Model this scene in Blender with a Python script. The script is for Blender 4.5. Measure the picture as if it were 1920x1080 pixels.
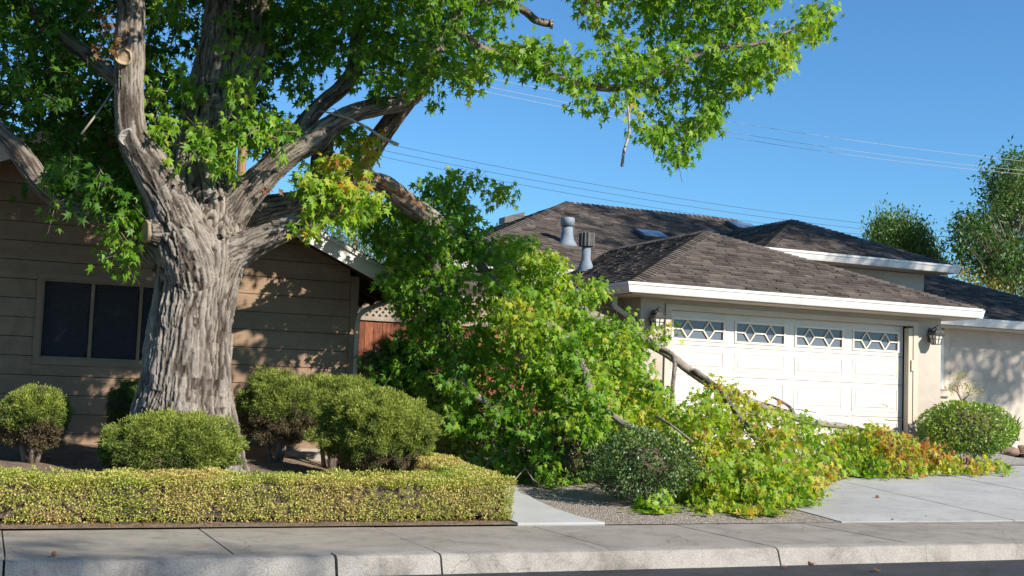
import bpy, bmesh, math, random
import numpy as np
from mathutils import Vector, Matrix
random.seed(7)
RNG = np.random.default_rng(11)
for o in list(bpy.data.objects):
    bpy.data.objects.remove(o, do_unlink=True)
scene = bpy.context.scene
COL = scene.collection
rad = math.radians

# ------------------------------------------------------------------ camera
FPX, YAW, PITCH, ROLL, EYE = 2300.0, 0.40342, 0.08381, 0.03769, 1.35
def cam_axes():
    F = np.array([math.sin(YAW)*math.cos(PITCH), math.cos(YAW)*math.cos(PITCH), math.sin(PITCH)])
    r = np.array([math.cos(YAW), -math.sin(YAW), 0.0]); u = np.cross(r, F)
    c, s = math.cos(ROLL), math.sin(ROLL)
    return np.stack([c*r+s*u, -(-s*r+c*u), F])
CM = cam_axes(); CP = np.array([0, 0, EYE])
cam = bpy.data.cameras.new('camera'); camo = bpy.data.objects.new('camera', cam); COL.objects.link(camo)
cam.sensor_width = 36; cam.lens = FPX/1920*36; cam.clip_start = .1; cam.clip_end = 3000
mw = Matrix.Identity(4)
for i in range(3):
    mw[i][0] = CM[0][i]; mw[i][1] = -CM[1][i]; mw[i][2] = -CM[2][i]; mw[i][3] = CP[i]
camo.matrix_world = mw
scene.camera = camo
# ------------------------------------------------------------------ sky, sun, exposure
SUN_AZ, SUN_EL = rad(33), rad(31)          # azimuth measured from -Y towards +X
SUN = np.array([math.sin(SUN_AZ)*math.cos(SUN_EL), -math.cos(SUN_AZ)*math.cos(SUN_EL), math.sin(SUN_EL)])
world = bpy.data.worlds.new('World'); scene.world = world; world.use_nodes = True
wn = world.node_tree.nodes; wl = world.node_tree.links
bg = wn['Background']; sky = wn.new('ShaderNodeTexSky'); sky.sky_type = 'NISHITA'; sky.sun_disc = False
sky.sun_elevation = SUN_EL; sky.sun_rotation = math.atan2(SUN[0], SUN[1])
sky.altitude = 0; sky.air_density = 1.0; sky.dust_density = 0.2; sky.ozone_density = 2.2
smx = wn.new('ShaderNodeMix'); smx.data_type = 'RGBA'; smx.blend_type = 'MULTIPLY'; smx.inputs[0].default_value = 1; smx.inputs[7].default_value = (.60, 1.05, 1.38, 1)
wl.new(sky.outputs[0], smx.inputs[6]); wl.new(smx.outputs[2], bg.inputs[0]); bg.inputs[1].default_value = 0.07
sl = bpy.data.lights.new('sun', 'SUN'); so = bpy.data.objects.new('sun', sl); COL.objects.link(so)
sl.energy = 5.0; sl.angle = rad(0.55); sl.color = (1.0, 0.92, 0.80)
so.rotation_euler = Vector(SUN).to_track_quat('Z', 'Y').to_euler(); so.location = (20, -30, 30)
scene.view_settings.view_transform = 'Standard'; scene.view_settings.look = 'None'
scene.view_settings.exposure = 0.82; scene.view_settings.gamma = 1
scene.render.engine = 'CYCLES'
scene.cycles.max_bounces = 8; scene.cycles.transparent_max_bounces = 12

# ------------------------------------------------------------------ measuring helpers
def ray(x, y): return np.array([(x-960)/FPX, (y-540)/FPX, 1.0]) @ CM
def PY(x, y, Y): d = ray(x, y); return CP + d*(Y/d[1])
def PX(x, y, X): d = ray(x, y); return CP + d*(X/d[0])
def depth(p): return float(CM[2] @ (np.array(p)-CP))
KS = .062
def gz(Y): return max(0.0, KS*(Y-11.46)) if Y < 20 else KS*(20-11.46)
def groundY(x, y):
    d = ray(x, y)
    den = KS*d[1]-d[2]
    if den <= 1e-6: return 99.
    t = (EYE+KS*11.46)/den
    return t*d[1]

# ------------------------------------------------------------------ numpy noise
def _h(ix, iy, iz, s=0):
    n = (ix.astype(np.int64)*374761393 + iy.astype(np.int64)*668265263 + iz.astype(np.int64)*2147483647 + s*974634777) & 0x7fffffff
    n = ((n ^ (n >> 13))*1274126177) & 0x7fffffff
    n = ((n ^ (n >> 15))*2246822519) & 0x7fffffff
    return ((n ^ (n >> 16)) & 0xffffff)/float(0xffffff)
def vnoise(p, s=0):
    p = np.asarray(p, float); i = np.floor(p); f = p-i; f = f*f*(3-2*f); r = 0
    for dx in (0, 1):
        for dy in (0, 1):
            for dz in (0, 1):
                w = (f[:, 0] if dx else 1-f[:, 0])*(f[:, 1] if dy else 1-f[:, 1])*(f[:, 2] if dz else 1-f[:, 2])
                r = r + w*_h(i[:, 0]+dx, i[:, 1]+dy, i[:, 2]+dz, s)
    return r
def fbm(p, s=0, o=3):
    a, t, w = 1., 0, 0
    for k in range(o):
        t = t + a*vnoise(p*(2**k), s+k); w += a; a *= .5
    return t/w
def worley(p, s=0):
    p = np.asarray(p, float); i = np.floor(p); f1 = np.full(len(p), 9.); f2 = f1.copy(); cid = np.zeros(len(p))
    for dx in (-1, 0, 1):
        for dy in (-1, 0, 1):
            for dz in (-1, 0, 1):
                c = i+np.array([dx, dy, dz])
                a, b, e = c[:, 0], c[:, 1], c[:, 2]
                q = c+np.stack([_h(a, b, e, s), _h(a, b, e, s+1), _h(a, b, e, s+2)], 1)
                d = np.sqrt(((q-p)**2).sum(1)); m = d < f1
                f2 = np.where(m, f1, np.minimum(f2, d)); cid = np.where(m, _h(a, b, e, s+3), cid); f1 = np.where(m, d, f1)
    return f1, f2, cid

# ------------------------------------------------------------------ materials
def M(name, rough=.8, spec=.3):
    m = bpy.data.materials.new(name); m.use_nodes = True
    b = m.node_tree.nodes['Principled BSDF']; b.inputs['Roughness'].default_value = rough
    b.inputs['Specular IOR Level'].default_value = spec
    return m, m.node_tree.nodes, m.node_tree.links, b
def node(n, t, **k):
    x = n.new(t)
    for a, v in k.items():
        if a.startswith('i_'):
            key = a[2:]
            x.inputs[int(key) if key.isdigit() else key.replace('_', ' ')].default_value = v
        else: setattr(x, a, v)
    return x
def ramp(n, stops, interp='LINEAR'):
    r = n.new('ShaderNodeValToRGB'); r.color_ramp.interpolation = interp
    e = r.color_ramp.elements
    e[0].position, e[0].color = stops[0][0], (*stops[0][1], 1)
    e[1].position, e[1].color = stops[-1][0], (*stops[-1][1], 1)
    for p, c in stops[1:-1]:
        q = e.new(p); q.color = (*c, 1)
    return r
def noisy(name, c1, c2, scale=3, detail=6, rough=.85, bump=.0, bscale=60, spec=.25, stretch=(1, 1, 1), c3=None, spots=0, dist=.02, stains=0, cracks=.0):
    m, n, l, b = M(name, rough, spec)
    tc = n.new('ShaderNodeTexCoord'); mp = node(n, 'ShaderNodeMapping'); mp.inputs['Scale'].default_value = stretch
    geo = n.new('ShaderNodeNewGeometry'); l.new(geo.outputs['Position'], mp.inputs[0])
    t = node(n, 'ShaderNodeTexNoise', i_Scale=scale, i_Detail=detail, i_Roughness=.62); l.new(mp.outputs[0], t.inputs[0])
    st = [(.3, c1), (.7, c2)] if c3 is None else [(.25, c1), (.55, c2), (.8, c3)]
    r = ramp(n, st); l.new(t.outputs[0], r.inputs[0]); out = r.outputs[0]
    if stains:
        t4 = node(n, 'ShaderNodeTexNoise', i_Scale=1.7, i_Detail=9.0, i_Roughness=.72, i_Distortion=1.2); l.new(geo.outputs['Position'], t4.inputs[0])
        r4 = ramp(n, [(.36, (1-stains, 1-stains*1.02, 1-stains*1.05)), (.5, (1, 1, 1)), (.68, (1+stains*.35,)*3)]); l.new(t4.outputs[0], r4.inputs[0])
        vo = node(n, 'ShaderNodeTexVoronoi', feature='DISTANCE_TO_EDGE', i_Scale=.55); wv = node(n, 'ShaderNodeTexNoise', i_Scale=5.0, i_Detail=4.0); l.new(geo.outputs['Position'], wv.inputs[0])
        va = node(n, 'ShaderNodeVectorMath', operation='MULTIPLY_ADD'); l.new(wv.outputs['Color'], va.inputs[0]); va.inputs[1].default_value = (.22, .22, .22); l.new(geo.outputs['Position'], va.inputs[2]); l.new(va.outputs[0], vo.inputs['Vector'])
        r5 = ramp(n, [(0, (.38, .36, .34)), (.0035, (1, 1, 1))]); l.new(vo.outputs['Distance'], r5.inputs[0])
        for rr_ in ((r4, 1.0), (r5, cracks)):
            m4 = node(n, 'ShaderNodeMix', data_type='RGBA', blend_type='MULTIPLY'); m4.inputs[0].default_value = rr_[1]; l.new(out, m4.inputs[6]); l.new(rr_[0].outputs[0], m4.inputs[7]); out = m4.outputs[2]
    if spots:
        t2 = node(n, 'ShaderNodeTexNoise', i_Scale=bscale*.7, i_Detail=3.0, i_Roughness=.8); l.new(mp.outputs[0], t2.inputs[0])
        r2 = ramp(n, [(.35, (1-spots,)*3), (.65, (1+spots*.3,)*3)]); l.new(t2.outputs[0], r2.inputs[0])
        mx = node(n, 'ShaderNodeMix', data_type='RGBA', blend_type='MULTIPLY'); mx.inputs[0].default_value = 1
        l.new(out, mx.inputs[6]); l.new(r2.outputs[0], mx.inputs[7]); out = mx.outputs[2]
    l.new(out, b.inputs['Base Color'])
    if bump:
        t3 = node(n, 'ShaderNodeTexNoise', i_Scale=bscale, i_Detail=5.0, i_Roughness=.7); l.new(mp.outputs[0], t3.inputs[0])
        bp = node(n, 'ShaderNodeBump', i_Strength=bump, i_Distance=dist); l.new(t3.outputs[0], bp.inputs['Height']); l.new(bp.outputs[0], b.inputs['Normal'])
    return m
MAT = {}
MAT['asphalt'] = noisy('asphalt', (.035, .037, .042), (.06, .062, .068), 1.2, 8, .9, .6, 90, stains=.3, spots=.4)
MAT['sidewalk'] = noisy('sidewalk_concrete', (.205, .183, .158), (.30, .272, .238), .8, 9, .92, .35, 120, stains=.24, cracks=.8, spots=.25, c3=(.26, .235, .205))
MAT['kerb'] = noisy('kerb_concrete', (.245, .225, .20), (.40, .37, .335), 2.2, 9, .95, .7, 140, stains=.3, cracks=.5, spots=.4, c3=(.33, .305, .275))
MAT['drive'] = noisy('driveway_concrete', (.295, .295, .29), (.385, .385, .38), .7, 9, .85, .2, 120, stains=.14, cracks=.35, spots=.12, stretch=(.5, 1.6, 1))
MAT['path'] = noisy('path_concrete', (.33, .335, .33), (.42, .425, .42), 1, 8, .85, .2, 120, spots=.1)
MAT['soil'] = noisy('soil', (.16, .115, .08), (.30, .23, .17), 5, 9, .95, .9, 60, spots=.5)
MAT['ground'] = noisy('terrain', (.12, .10, .07), (.2, .17, .12), 2, 8, .95, .5, 30)
MAT['stucco'] = noisy('stucco', (.40, .345, .285), (.47, .41, .345), 1.3, 6, .93, .6, 90, stains=.10, dist=.01, c3=(.44, .385, .32))
MAT['beige_trim'] = noisy('beige_trim', (.46, .39, .31), (.52, .45, .365), 2, 4, .6, .08, 60)
MAT['white'] = noisy('white_paint', (.60, .59, .57), (.72, .71, .69), 1.5, 5, .45, .05, 40, spec=.4, stains=.12)
MAT['door_paint'] = noisy('garage_door_paint', (.57, .53, .47), (.63, .59, .53), 1.0, 5, .5, .05, 60, spec=.35, stains=.08)
MAT['cream'] = noisy('cream_trim', (.70, .60, .47), (.76, .66, .53), 3, 4, .5, 0)
MAT['siding'] = noisy('brown_siding', (.225, .147, .092), (.31, .213, .142), 1.1, 9, .75, .3, 50, stretch=(.35, 1, 3), spots=.2, stains=.16)
MAT['brown_trim'] = noisy('brown_trim', (.205, .14, .09), (.26, .18, .12), 2, 7, .7, .15, 60, stretch=(1, 1, .4))
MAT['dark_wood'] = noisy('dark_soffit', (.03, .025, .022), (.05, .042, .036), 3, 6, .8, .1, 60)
MAT['grey_wood'] = noisy('weathered_wood', (.24, .185, .145), (.38, .31, .25), 6, 8, .85, .4, 90, stretch=(.3, 1, 1), spots=.25)
MAT['foundation'] = noisy('foundation', (.28, .25, .22), (.38, .35, .31), 2, 6, .95, .4, 90)
MAT['rock'] = noisy('rock', (.14, .09, .065), (.27, .19, .14), 6, 8, .9, .8, 30)
MAT['pot'] = noisy('white_pot', (.66, .64, .60), (.76, .74, .70), 4, 4, .5, 0)
MAT['pole'] = noisy('pole_wood', (.20, .11, .065), (.36, .21, .13), 3, 8, .9, .6, 30, stretch=(2, 2, .2), spots=.5)
MAT['galv'] = noisy('galvanised_metal', (.13, .17, .21), (.24, .29, .34), 3, 7, .8, .1, 30, spec=.6)
MAT['galv'].node_tree.nodes['Principled BSDF'].inputs['Metallic'].default_value = .25
MAT['iron'] = noisy('dark_iron', (.035, .033, .032), (.07, .065, .06), 10, 4, .5, .2, 60, spec=.5)
MAT['dry'] = noisy('dry_leaf', (.24, .10, .045), (.40, .19, .09), 6, 4, .8, 0)
MAT['twig'] = noisy('twig_bark', (.16, .12, .09), (.30, .245, .20), 12, 6, .9, .5, 120)
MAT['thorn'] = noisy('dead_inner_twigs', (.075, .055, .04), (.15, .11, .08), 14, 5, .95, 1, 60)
MAT['deadtwig'] = noisy('dry_twig', (.28, .23, .19), (.42, .36, .31), 12, 6, .9, .3, 80)
MAT['pebble'] = noisy('pebbles', (.22, .21, .2), (.5, .48, .45), 30, 3, .9, 1, 40, spots=.6)

def gravel_mat():
    m, n, l, b = M('exposed_aggregate', .9, .2)
    g = n.new('ShaderNodeNewGeometry')
    v = node(n, 'ShaderNodeTexVoronoi', i_Scale=62.0); l.new(g.outputs['Position'], v.inputs['Vector'])
    r = ramp(n, [(0, (.20, .17, .145)), (.35, (.40, .35, .30)), (.7, (.56, .50, .44)), (1, (.70, .65, .60))])
    s = n.new('ShaderNodeSeparateColor'); l.new(v.outputs['Color'], s.inputs[0]); l.new(s.outputs[0], r.inputs[0])
    r2 = ramp(n, [(.0, (1, 1, 1)), (.6, (.4, .37, .34))]); l.new(v.outputs['Distance'], r2.inputs[0])
    mx = node(n, 'ShaderNodeMix', data_type='RGBA', blend_type='MULTIPLY'); mx.inputs[0].default_value = .75
    l.new(r.outputs[0], mx.inputs[6]); l.new(r2.outputs[0], mx.inputs[7]); l.new(mx.outputs[2], b.inputs[0])
    bp = node(n, 'ShaderNodeBump', invert=True, i_Strength=1.0, i_Distance=.02); l.new(v.outputs['Distance'], bp.inputs['Height']); l.new(bp.outputs[0], b.inputs['Normal'])
    return m
MAT['gravel'] = gravel_mat()

def attr_mat(name, stops, rough=.8, spec=.3, bump=0, bscale=80, extra=.12, trans=0, tcol=None, nscale=20, stretch=(1, 1, 1), gloss_var=False):
    """colour ramp driven by the per-face 'tint' value stored on the mesh"""
    m, n, l, b = M(name, rough, spec)
    a = node(n, 'ShaderNodeAttribute', attribute_name='tint')
    r = ramp(n, stops); l.new(a.outputs['Fac'], r.inputs[0])
    g = n.new('ShaderNodeNewGeometry'); mp = n.new('ShaderNodeMapping'); mp.inputs['Scale'].default_value = stretch
    l.new(g.outputs['Position'], mp.inputs[0])
    t = node(n, 'ShaderNodeTexNoise', i_Scale=float(nscale), i_Detail=5.0, i_Roughness=.7); l.new(mp.outputs[0], t.inputs[0])
    r2 = ramp(n, [(.3, (1-extra*2,)*3), (.7, (1+extra,)*3)]); l.new(t.outputs[0], r2.inputs[0])
    mx = node(n, 'ShaderNodeMix', data_type='RGBA', blend_type='MULTIPLY'); mx.inputs[0].default_value = 1
    l.new(r.outputs[0], mx.inputs[6]); l.new(r2.outputs[0], mx.inputs[7])
    l.new(mx.outputs[2], b.inputs['Base Color'])
    if bump:
        t3 = node(n, 'ShaderNodeTexNoise', i_Scale=float(bscale), i_Detail=4.0); l.new(mp.outputs[0], t3.inputs[0])
        bp = node(n, 'ShaderNodeBump', i_Strength=bump, i_Distance=.01); l.new(t3.outputs[0], bp.inputs['Height']); l.new(bp.outputs[0], b.inputs['Normal'])
    if trans:
        tr = n.new('ShaderNodeBsdfTranslucent'); hs = node(n, 'ShaderNodeMix', data_type='RGBA', blend_type='MULTIPLY'); hs.inputs[0].default_value = 1
        l.new(mx.outputs[2], hs.inputs[6]); hs.inputs[7].default_value = tcol or (1.5, 1.5, .7, 1)
        l.new(hs.outputs[2], tr.inputs[0]); ms = n.new('ShaderNodeMixShader'); ms.inputs[0].default_value = trans
        l.new(b.outputs[0], ms.inputs[1]); l.new(tr.outputs[0], ms.inputs[2]); l.new(ms.outputs[0], n['Material Output'].inputs[0])
    return m
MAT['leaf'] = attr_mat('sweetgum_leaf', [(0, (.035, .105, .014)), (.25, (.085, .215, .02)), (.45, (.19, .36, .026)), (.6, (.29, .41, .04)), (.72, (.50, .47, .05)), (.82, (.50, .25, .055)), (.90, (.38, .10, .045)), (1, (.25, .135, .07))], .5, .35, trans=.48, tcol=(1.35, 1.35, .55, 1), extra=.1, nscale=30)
MAT['needle'] = attr_mat('juniper_needles', [(0, (.10, .075, .05)), (.25, (.15, .125, .06)), (.45, (.065, .105, .022)), (.75, (.15, .20, .035)), (1, (.28, .33, .06))], .7, .25, trans=.2, extra=.08)
MAT['hedge'] = attr_mat('boxwood_leaf', [(0, (.11, .15, .025)), (.3, (.24, .31, .04)), (.6, (.42, .44, .075)), (.8, (.56, .47, .18)), (1, (.42, .26, .11))], .5, .4, trans=.25, extra=.06)
MAT['holly'] = attr_mat('holly_leaf', [(0, (.025, .055, .014)), (.6, (.075, .135, .03)), (1, (.19, .27, .075))], .4, .45, trans=.1, extra=.05)
MAT['green'] = attr_mat('shrub_leaf', [(0, (.05, .12, .015)), (.5, (.14, .25, .025)), (1, (.32, .40, .05))], .4, .5, trans=.3, extra=.05)
MAT['far_leaf'] = attr_mat('tree_leaf', [(0, (.03, .07, .02)), (.5, (.07, .145, .03)), (.9, (.17, .24, .045)), (1, (.42, .26, .05))], .45, .4, trans=.3, extra=.05)
MAT['shingle'] = attr_mat('asphalt_shingles', [(0, (.06, .049, .043)), (.35, (.10, .083, .072)), (.7, (.145, .121, .104)), (1, (.19, .16, .137))], .92, .15, bump=.8, bscale=220, extra=.16, nscale=40)
MAT['redwood'] = attr_mat('redwood_boards', [(0, (.085, .028, .018)), (.5, (.20, .065, .032)), (1, (.33, .12, .055))], .7, .25, bump=.5, bscale=50, extra=.35, nscale=14, stretch=(2.5, 2.5, .25))

def bark_mat():
    m, n, l, b = M('tree_bark', .95, .15)
    a = node(n, 'ShaderNodeAttribute', attribute_name='furrow_limb_shade')
    r = ramp(n, [(0, (.035, .028, .023)), (.28, (.135, .113, .097)), (.55, (.27, .238, .21)), (1, (.40, .365, .33))]); l.new(a.outputs['Fac'], r.inputs[0])
    g = n.new('ShaderNodeNewGeometry')
    t = node(n, 'ShaderNodeTexNoise', i_Scale=2.6, i_Detail=7.0, i_Roughness=.7); l.new(g.outputs['Position'], t.inputs[0])
    r2 = ramp(n, [(.32, (.62, .60, .58)), (.52, (1, .97, .93)), (.72, (1.12, 1.1, 1.06))]); l.new(t.outputs[0], r2.inputs[0])
    mx = node(n, 'ShaderNodeMix', data_type='RGBA', blend_type='MULTIPLY'); mx.inputs[0].default_value = 1
    l.new(r.outputs[0], mx.inputs[6]); l.new(r2.outputs[0], mx.inputs[7]); l.new(mx.outputs[2], b.inputs[0])
    t3 = node(n, 'ShaderNodeTexNoise', i_Scale=55.0, i_Detail=7.0, i_Roughness=.8); l.new(g.outputs['Position'], t3.inputs[0])
    bp = node(n, 'ShaderNodeBump', i_Strength=.9, i_Distance=.03); l.new(t3.outputs[0], bp.inputs['Height']); l.new(bp.outputs[0], b.inputs['Normal'])
    return m
MAT['bark'] = bark_mat()
def flat(name, c, rough=.5, spec=.5, metal=0):
    m, n, l, b = M(name, rough, spec); b.inputs[0].default_value = (*c, 1); b.inputs['Metallic'].default_value = metal; return m
def glass_mat(name, c, grid=0, rough=.08):
    m, n, l, b = M(name, rough, .6); b.inputs[0].default_value = (*c, 1)
    if grid:
        g = n.new('ShaderNodeNewGeometry'); mp = n.new('ShaderNodeMapping'); mp.inputs['Scale'].default_value = (1, 0, 1); l.new(g.outputs[0], mp.inputs[0])
        w1 = node(n, 'ShaderNodeTexWave', bands_direction='X', i_Scale=grid); w2 = node(n, 'ShaderNodeTexWave', bands_direction='Z', i_Scale=grid)
        l.new(mp.outputs[0], w1.inputs[0]); l.new(mp.outputs[0], w2.inputs[0])
        ad = node(n, 'ShaderNodeMath', operation='ADD'); l.new(w1.outputs['Fac'], ad.inputs[0]); l.new(w2.outputs['Fac'], ad.inputs[1])
        bp = node(n, 'ShaderNodeBump', i_Strength=.9, i_Distance=.006); l.new(ad.outputs[0], bp.inputs['Height']); l.new(bp.outputs[0], b.inputs['Normal'])
    return m
MAT['dark_glass'] = glass_mat('textured_glass', (.010, .013, .022), 14., .12)
MAT['door_glass'] = glass_mat('garage_glass', (.10, .12, .15), 0, .25)
MAT['window_glass'] = glass_mat('window_glass', (.03, .045, .06), 0, .05)
MAT['sky_glass'] = glass_mat('skylight_glass', (.16, .21, .28), 0, .15)
MAT['lamp_glass'] = glass_mat('seeded_glass', (.55, .53, .48), 0, .2)
MAT['wire'] = flat('cable', (.34, .33, .32), .5)
MAT['wire_dark'] = flat('dark_cable', (.03, .035, .05), .6)
MAT['void'] = flat('dark_gap', (.012, .01, .009), .9, .1)  # flat black standing in for unlit space
MAT['cutwood'] = noisy('cut_wood', (.24, .17, .10), (.46, .35, .22), 25, 4, .85, .3, 40)
MAT['callus'] = noisy('healed_bark', (.22, .20, .18), (.46, .44, .42), 14, 5, .9, .8, 50)
MAT['tornwood'] = noisy('torn_wood', (.17, .09, .05), (.40, .25, .15), 8, 7, .9, .8, 40, stretch=(.3, 1, 1), spots=.4)

# ------------------------------------------------------------------ object helpers
class MB:
    def __init__(s): s.v = []; s.f = []; s.t = []
    def add(s, verts, faces, tint=None):
        b = len(s.v); s.v += [tuple(map(float, q)) for q in verts]; s.f += [tuple(b+i for i in f) for f in faces]
        s.t += [0. if tint is None else float(tint)]*len(verts); return s
    def box(s, x0, x1, y0, y1, z0, z1, tint=None):
        v = [(x, y, z) for z in (z0, z1) for y in (y0, y1) for x in (x0, x1)]
        return s.add(v, [(0, 2, 3, 1), (4, 5, 7, 6), (0, 1, 5, 4), (2, 6, 7, 3), (0, 4, 6, 2), (1, 3, 7, 5)], tint)
    def bar(s, a, b, w, h, up=(0, 0, 1), tint=None):
        a, b = np.array(a, float), np.array(b, float); d = b-a; d /= np.linalg.norm(d)
        r = np.cross(d, up); r /= np.linalg.norm(r); u = np.cross(r, d)
        v = [p+r*i*w/2+u*j*h/2 for p in (a, b) for j in (-1, 1) for i in (-1, 1)]
        return s.add(v, [(0, 1, 3, 2), (4, 6, 7, 5), (0, 4, 5, 1), (2, 3, 7, 6), (0, 2, 6, 4), (1, 5, 7, 3)], tint)
    def prism(s, poly, vec, tint=None):
        """poly: 3D loop, extruded by vec"""
        n = len(poly); vec = np.array(vec, float)
        v = [np.array(p, float) for p in poly]+[np.array(p, float)+vec for p in poly]
        f = [tuple(range(n))[::-1], tuple(range(n, 2*n))]+[(i, (i+1) % n, n+(i+1) % n, n+i) for i in range(n)]
        return s.add(v, f, tint)
    def tube(s, pts, rr, seg=8, tint=None, caps=True, jit=0):
        pts = [np.array(p, float) for p in pts]; n = len(pts)
        if not hasattr(rr, '__len__'): rr = [rr]*n
        vs = []; ref = None
        for i, p in enumerate(pts):
            d = pts[min(i+1, n-1)]-pts[max(i-1, 0)]; d /= (np.linalg.norm(d)+1e-9)
            if ref is None:
                ref = np.cross(d, (0, 0, 1) if abs(d[2]) < .9 else (1, 0, 0))
            ref = ref-d*(ref@d); ref /= (np.linalg.norm(ref)+1e-9); q = np.cross(d, ref)
            for k in range(seg):
                a = 2*math.pi*k/seg; j = 1+jit*(random.random()-.5)
                vs.append(p+(ref*math.cos(a)+q*math.sin(a))*rr[i]*j)
        f = [(i*seg+k, i*seg+(k+1) % seg, (i+1)*seg+(k+1) % seg, (i+1)*seg+k) for i in range(n-1) for k in range(seg)]
        if caps: f += [tuple(range(seg))[::-1], tuple(range((n-1)*seg, n*seg))]
        return s.add(vs, f, tint)
    def lathe(s, c, prof, seg=16, tint=None):
        vs = []; c = np.array(c, float)
        for r, z in prof:
            for k in range(seg):
                a = 2*math.pi*k/seg; vs.append(c+np.array([r*math.cos(a), r*math.sin(a), z]))
        n = len(prof)
        f = [(i*seg+k, i*seg+(k+1) % seg, (i+1)*seg+(k+1) % seg, (i+1)*seg+k) for i in range(n-1) for k in range(seg)]
        f += [tuple(range(seg))[::-1], tuple(range((n-1)*seg, n*seg))]
        return s.add(vs, f, tint)
def link(name, me, mat, parent=None, smooth=False):
    o = bpy.data.objects.new(name, me); COL.objects.link(o)
    if mat: me.materials.append(MAT[mat] if isinstance(mat, str) else mat)
    if smooth: me.polygons.foreach_set('use_smooth', [True]*len(me.polygons))
    if parent is not None:
        o.parent = parent; o.matrix_parent_inverse = Matrix.Translation(-Vector(parent.location)) if parent.type == 'EMPTY' else Matrix.Identity(4)
        if parent.type != 'EMPTY': pass
    return o
def build(name, mb, mat, parent=None, smooth=False):
    me = bpy.data.meshes.new(name); me.from_pydata(mb.v, [], mb.f)
    if mb.t: 
        a = me.attributes.new('tint', 'FLOAT', 'POINT'); a.data.foreach_set('value', np.array(mb.t, np.float32))
    me.update(); bm = bmesh.new(); bm.from_mesh(me); bmesh.ops.recalc_face_normals(bm, faces=bm.faces); bm.to_mesh(me); bm.free()
    return link(name, me, mat, parent, smooth)
def np_mesh(name, V, F, T, mat, parent=None, smooth=False):
    """V (n,3), F (m,k) all faces with k corners, T per-vertex tint"""
    me = bpy.data.meshes.new(name); m, k = F.shape
    me.vertices.add(len(V)); me.vertices.foreach_set('co', V.astype(np.float32).ravel())
    me.loops.add(m*k); me.loops.foreach_set('vertex_index', F.astype(np.int32).ravel())
    me.polygons.add(m); me.polygons.foreach_set('loop_start', np.arange(0, m*k, k, dtype=np.int32))
    me.polygons.foreach_set('loop_total', np.full(m, k, dtype=np.int32))
    a = me.attributes.new('tint', 'FLOAT', 'POINT'); a.data.foreach_set('value', T.astype(np.float32))
    me.update(calc_edges=True); me.validate()
    return link(name, me, mat, parent, smooth)
def tag(o, label=None, cat=None, group=None, kind=None):
    if label: o['label'] = label
    if cat: o['category'] = cat
    if group: o['group'] = group
    if kind: o['kind'] = kind
    return o
def thing(name, loc, label, cat, group=None):
    o = bpy.data.objects.new(name, None); COL.objects.link(o); o.location = tuple(map(float, loc)); o.empty_display_size = .2
    return tag(o, label, cat, group)
def struct(name, mb, mat): return tag(build(name, mb, mat), kind='structure')

# ------------------------------------------------------------------ setting: ground sheets
XL, XR = -60, 80
def strip(name, mat, x0, x1, ys, zf, nx=1):
    mb = MB(); xs = np.linspace(x0, x1, nx+1)
    for i in range(nx):
        for a, b in zip(ys[:-1], ys[1:]):
            mb.add([(xs[i], a, zf(a)), (xs[i+1], a, zf(a)), (xs[i+1], b, zf(b)), (xs[i], b, zf(b))], [(0, 1, 2, 3)])
    return mb
tb = strip('terrain', 'ground', -900, 900, [-900, 9.2, 9.8, 11.46, 20, 1500], lambda Y: -.22 if Y < 9.9 else gz(Y)-.06)
struct('ground', tb, 'ground')
struct('road', MB().add([(XL, -30, -.155), (XR, -30, -.155), (XR, 9.62, -.155), (XL, 9.62, -.155)], [(0, 1, 2, 3)]), 'asphalt')
# sidewalk slabs, with open joints between them
jx = [-13.0+1.655*i for i in range(34)]
mb = MB()
g = .006
for a, b in zip(jx[:-1], jx[1:]):
    dz = random.uniform(-.003, .003)
    mb.box(a+g, b-g, 9.76, 11.46, -.1, dz)
struct('sidewalk', mb, 'sidewalk')
# kerb: rounded nose, slightly battered face, joints every other slab, two cracks
mb = MB(); cuts = []
for i, x in enumerate(jx[::2]): cuts.append((x-.01, .009))
kc = sorted(cuts+[(2.66, .012)])
for (a, ga), (b, gb) in zip(kc[:-1], kc[1:]):
    prof = [(9.755, -.3), (9.755, .002), (9.62, .0), (9.585, -.008), (9.562, -.028), (9.55, -.06), (9.515, -.155), (9.505, -.3)]
    sl_ = .05 if abs(b-5.19) < .5 else 0
    v = [(a+ga, y, z) for y, z in prof]+[(b-gb, y, z) for y, z in prof]; n = len(prof)
    mb.add(v, [tuple(range(n)), tuple(range(n, 2*n))[::-1]]+[(i, n+i, n+(i+1) % n, (i+1) % n) for i in range(n)])
struct('kerb', mb, 'kerb')
mb = MB(); mb.box(XL, jx[0], 9.5, 11.46, -.2, .0); mb.box(jx[-1], XR, 9.5, 11.46, -.2, .0); struct('sidewalk', mb, 'sidewalk')
# joints filler (dark soil seen in the joints)
struct('joint_soil', MB().box(jx[0], jx[-1], 9.6, 11.45, -.14, -.055), 'soil')
# driveway slabs follow the slope
def slab(mb, x0, x1, y0, y1, lift=.0, th=.08):
    v = [(x0, y0, gz(y0)+lift), (x1, y0, gz(y0)+lift), (x1, y1, gz(y1)+lift), (x0, y1, gz(y1)+lift)]
    mb.prism(v, (0, 0, -th))
mb = MB(); dx = [9.08, 11.68, 14.35, 17.0, 19.7, 22.4, 25, 28]; dy = [11.475, 13.35, 15.4, 17.1, 18.75]
for i in range(len(dx)-1):
    for j in range(len(dy)-1):
        if 16 < dx[i] < 18 and j >= 3: continue
        slab(mb, dx[i]+.007, dx[i+1]-.007, dy[j]+.007, dy[j+1]-.007, lift=.012+random.uniform(-.003, .003))
slab(mb, 10.05, 16.4, 17.1+.3, 18.4, lift=.018)
struct('driveway', mb, 'drive')
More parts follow.
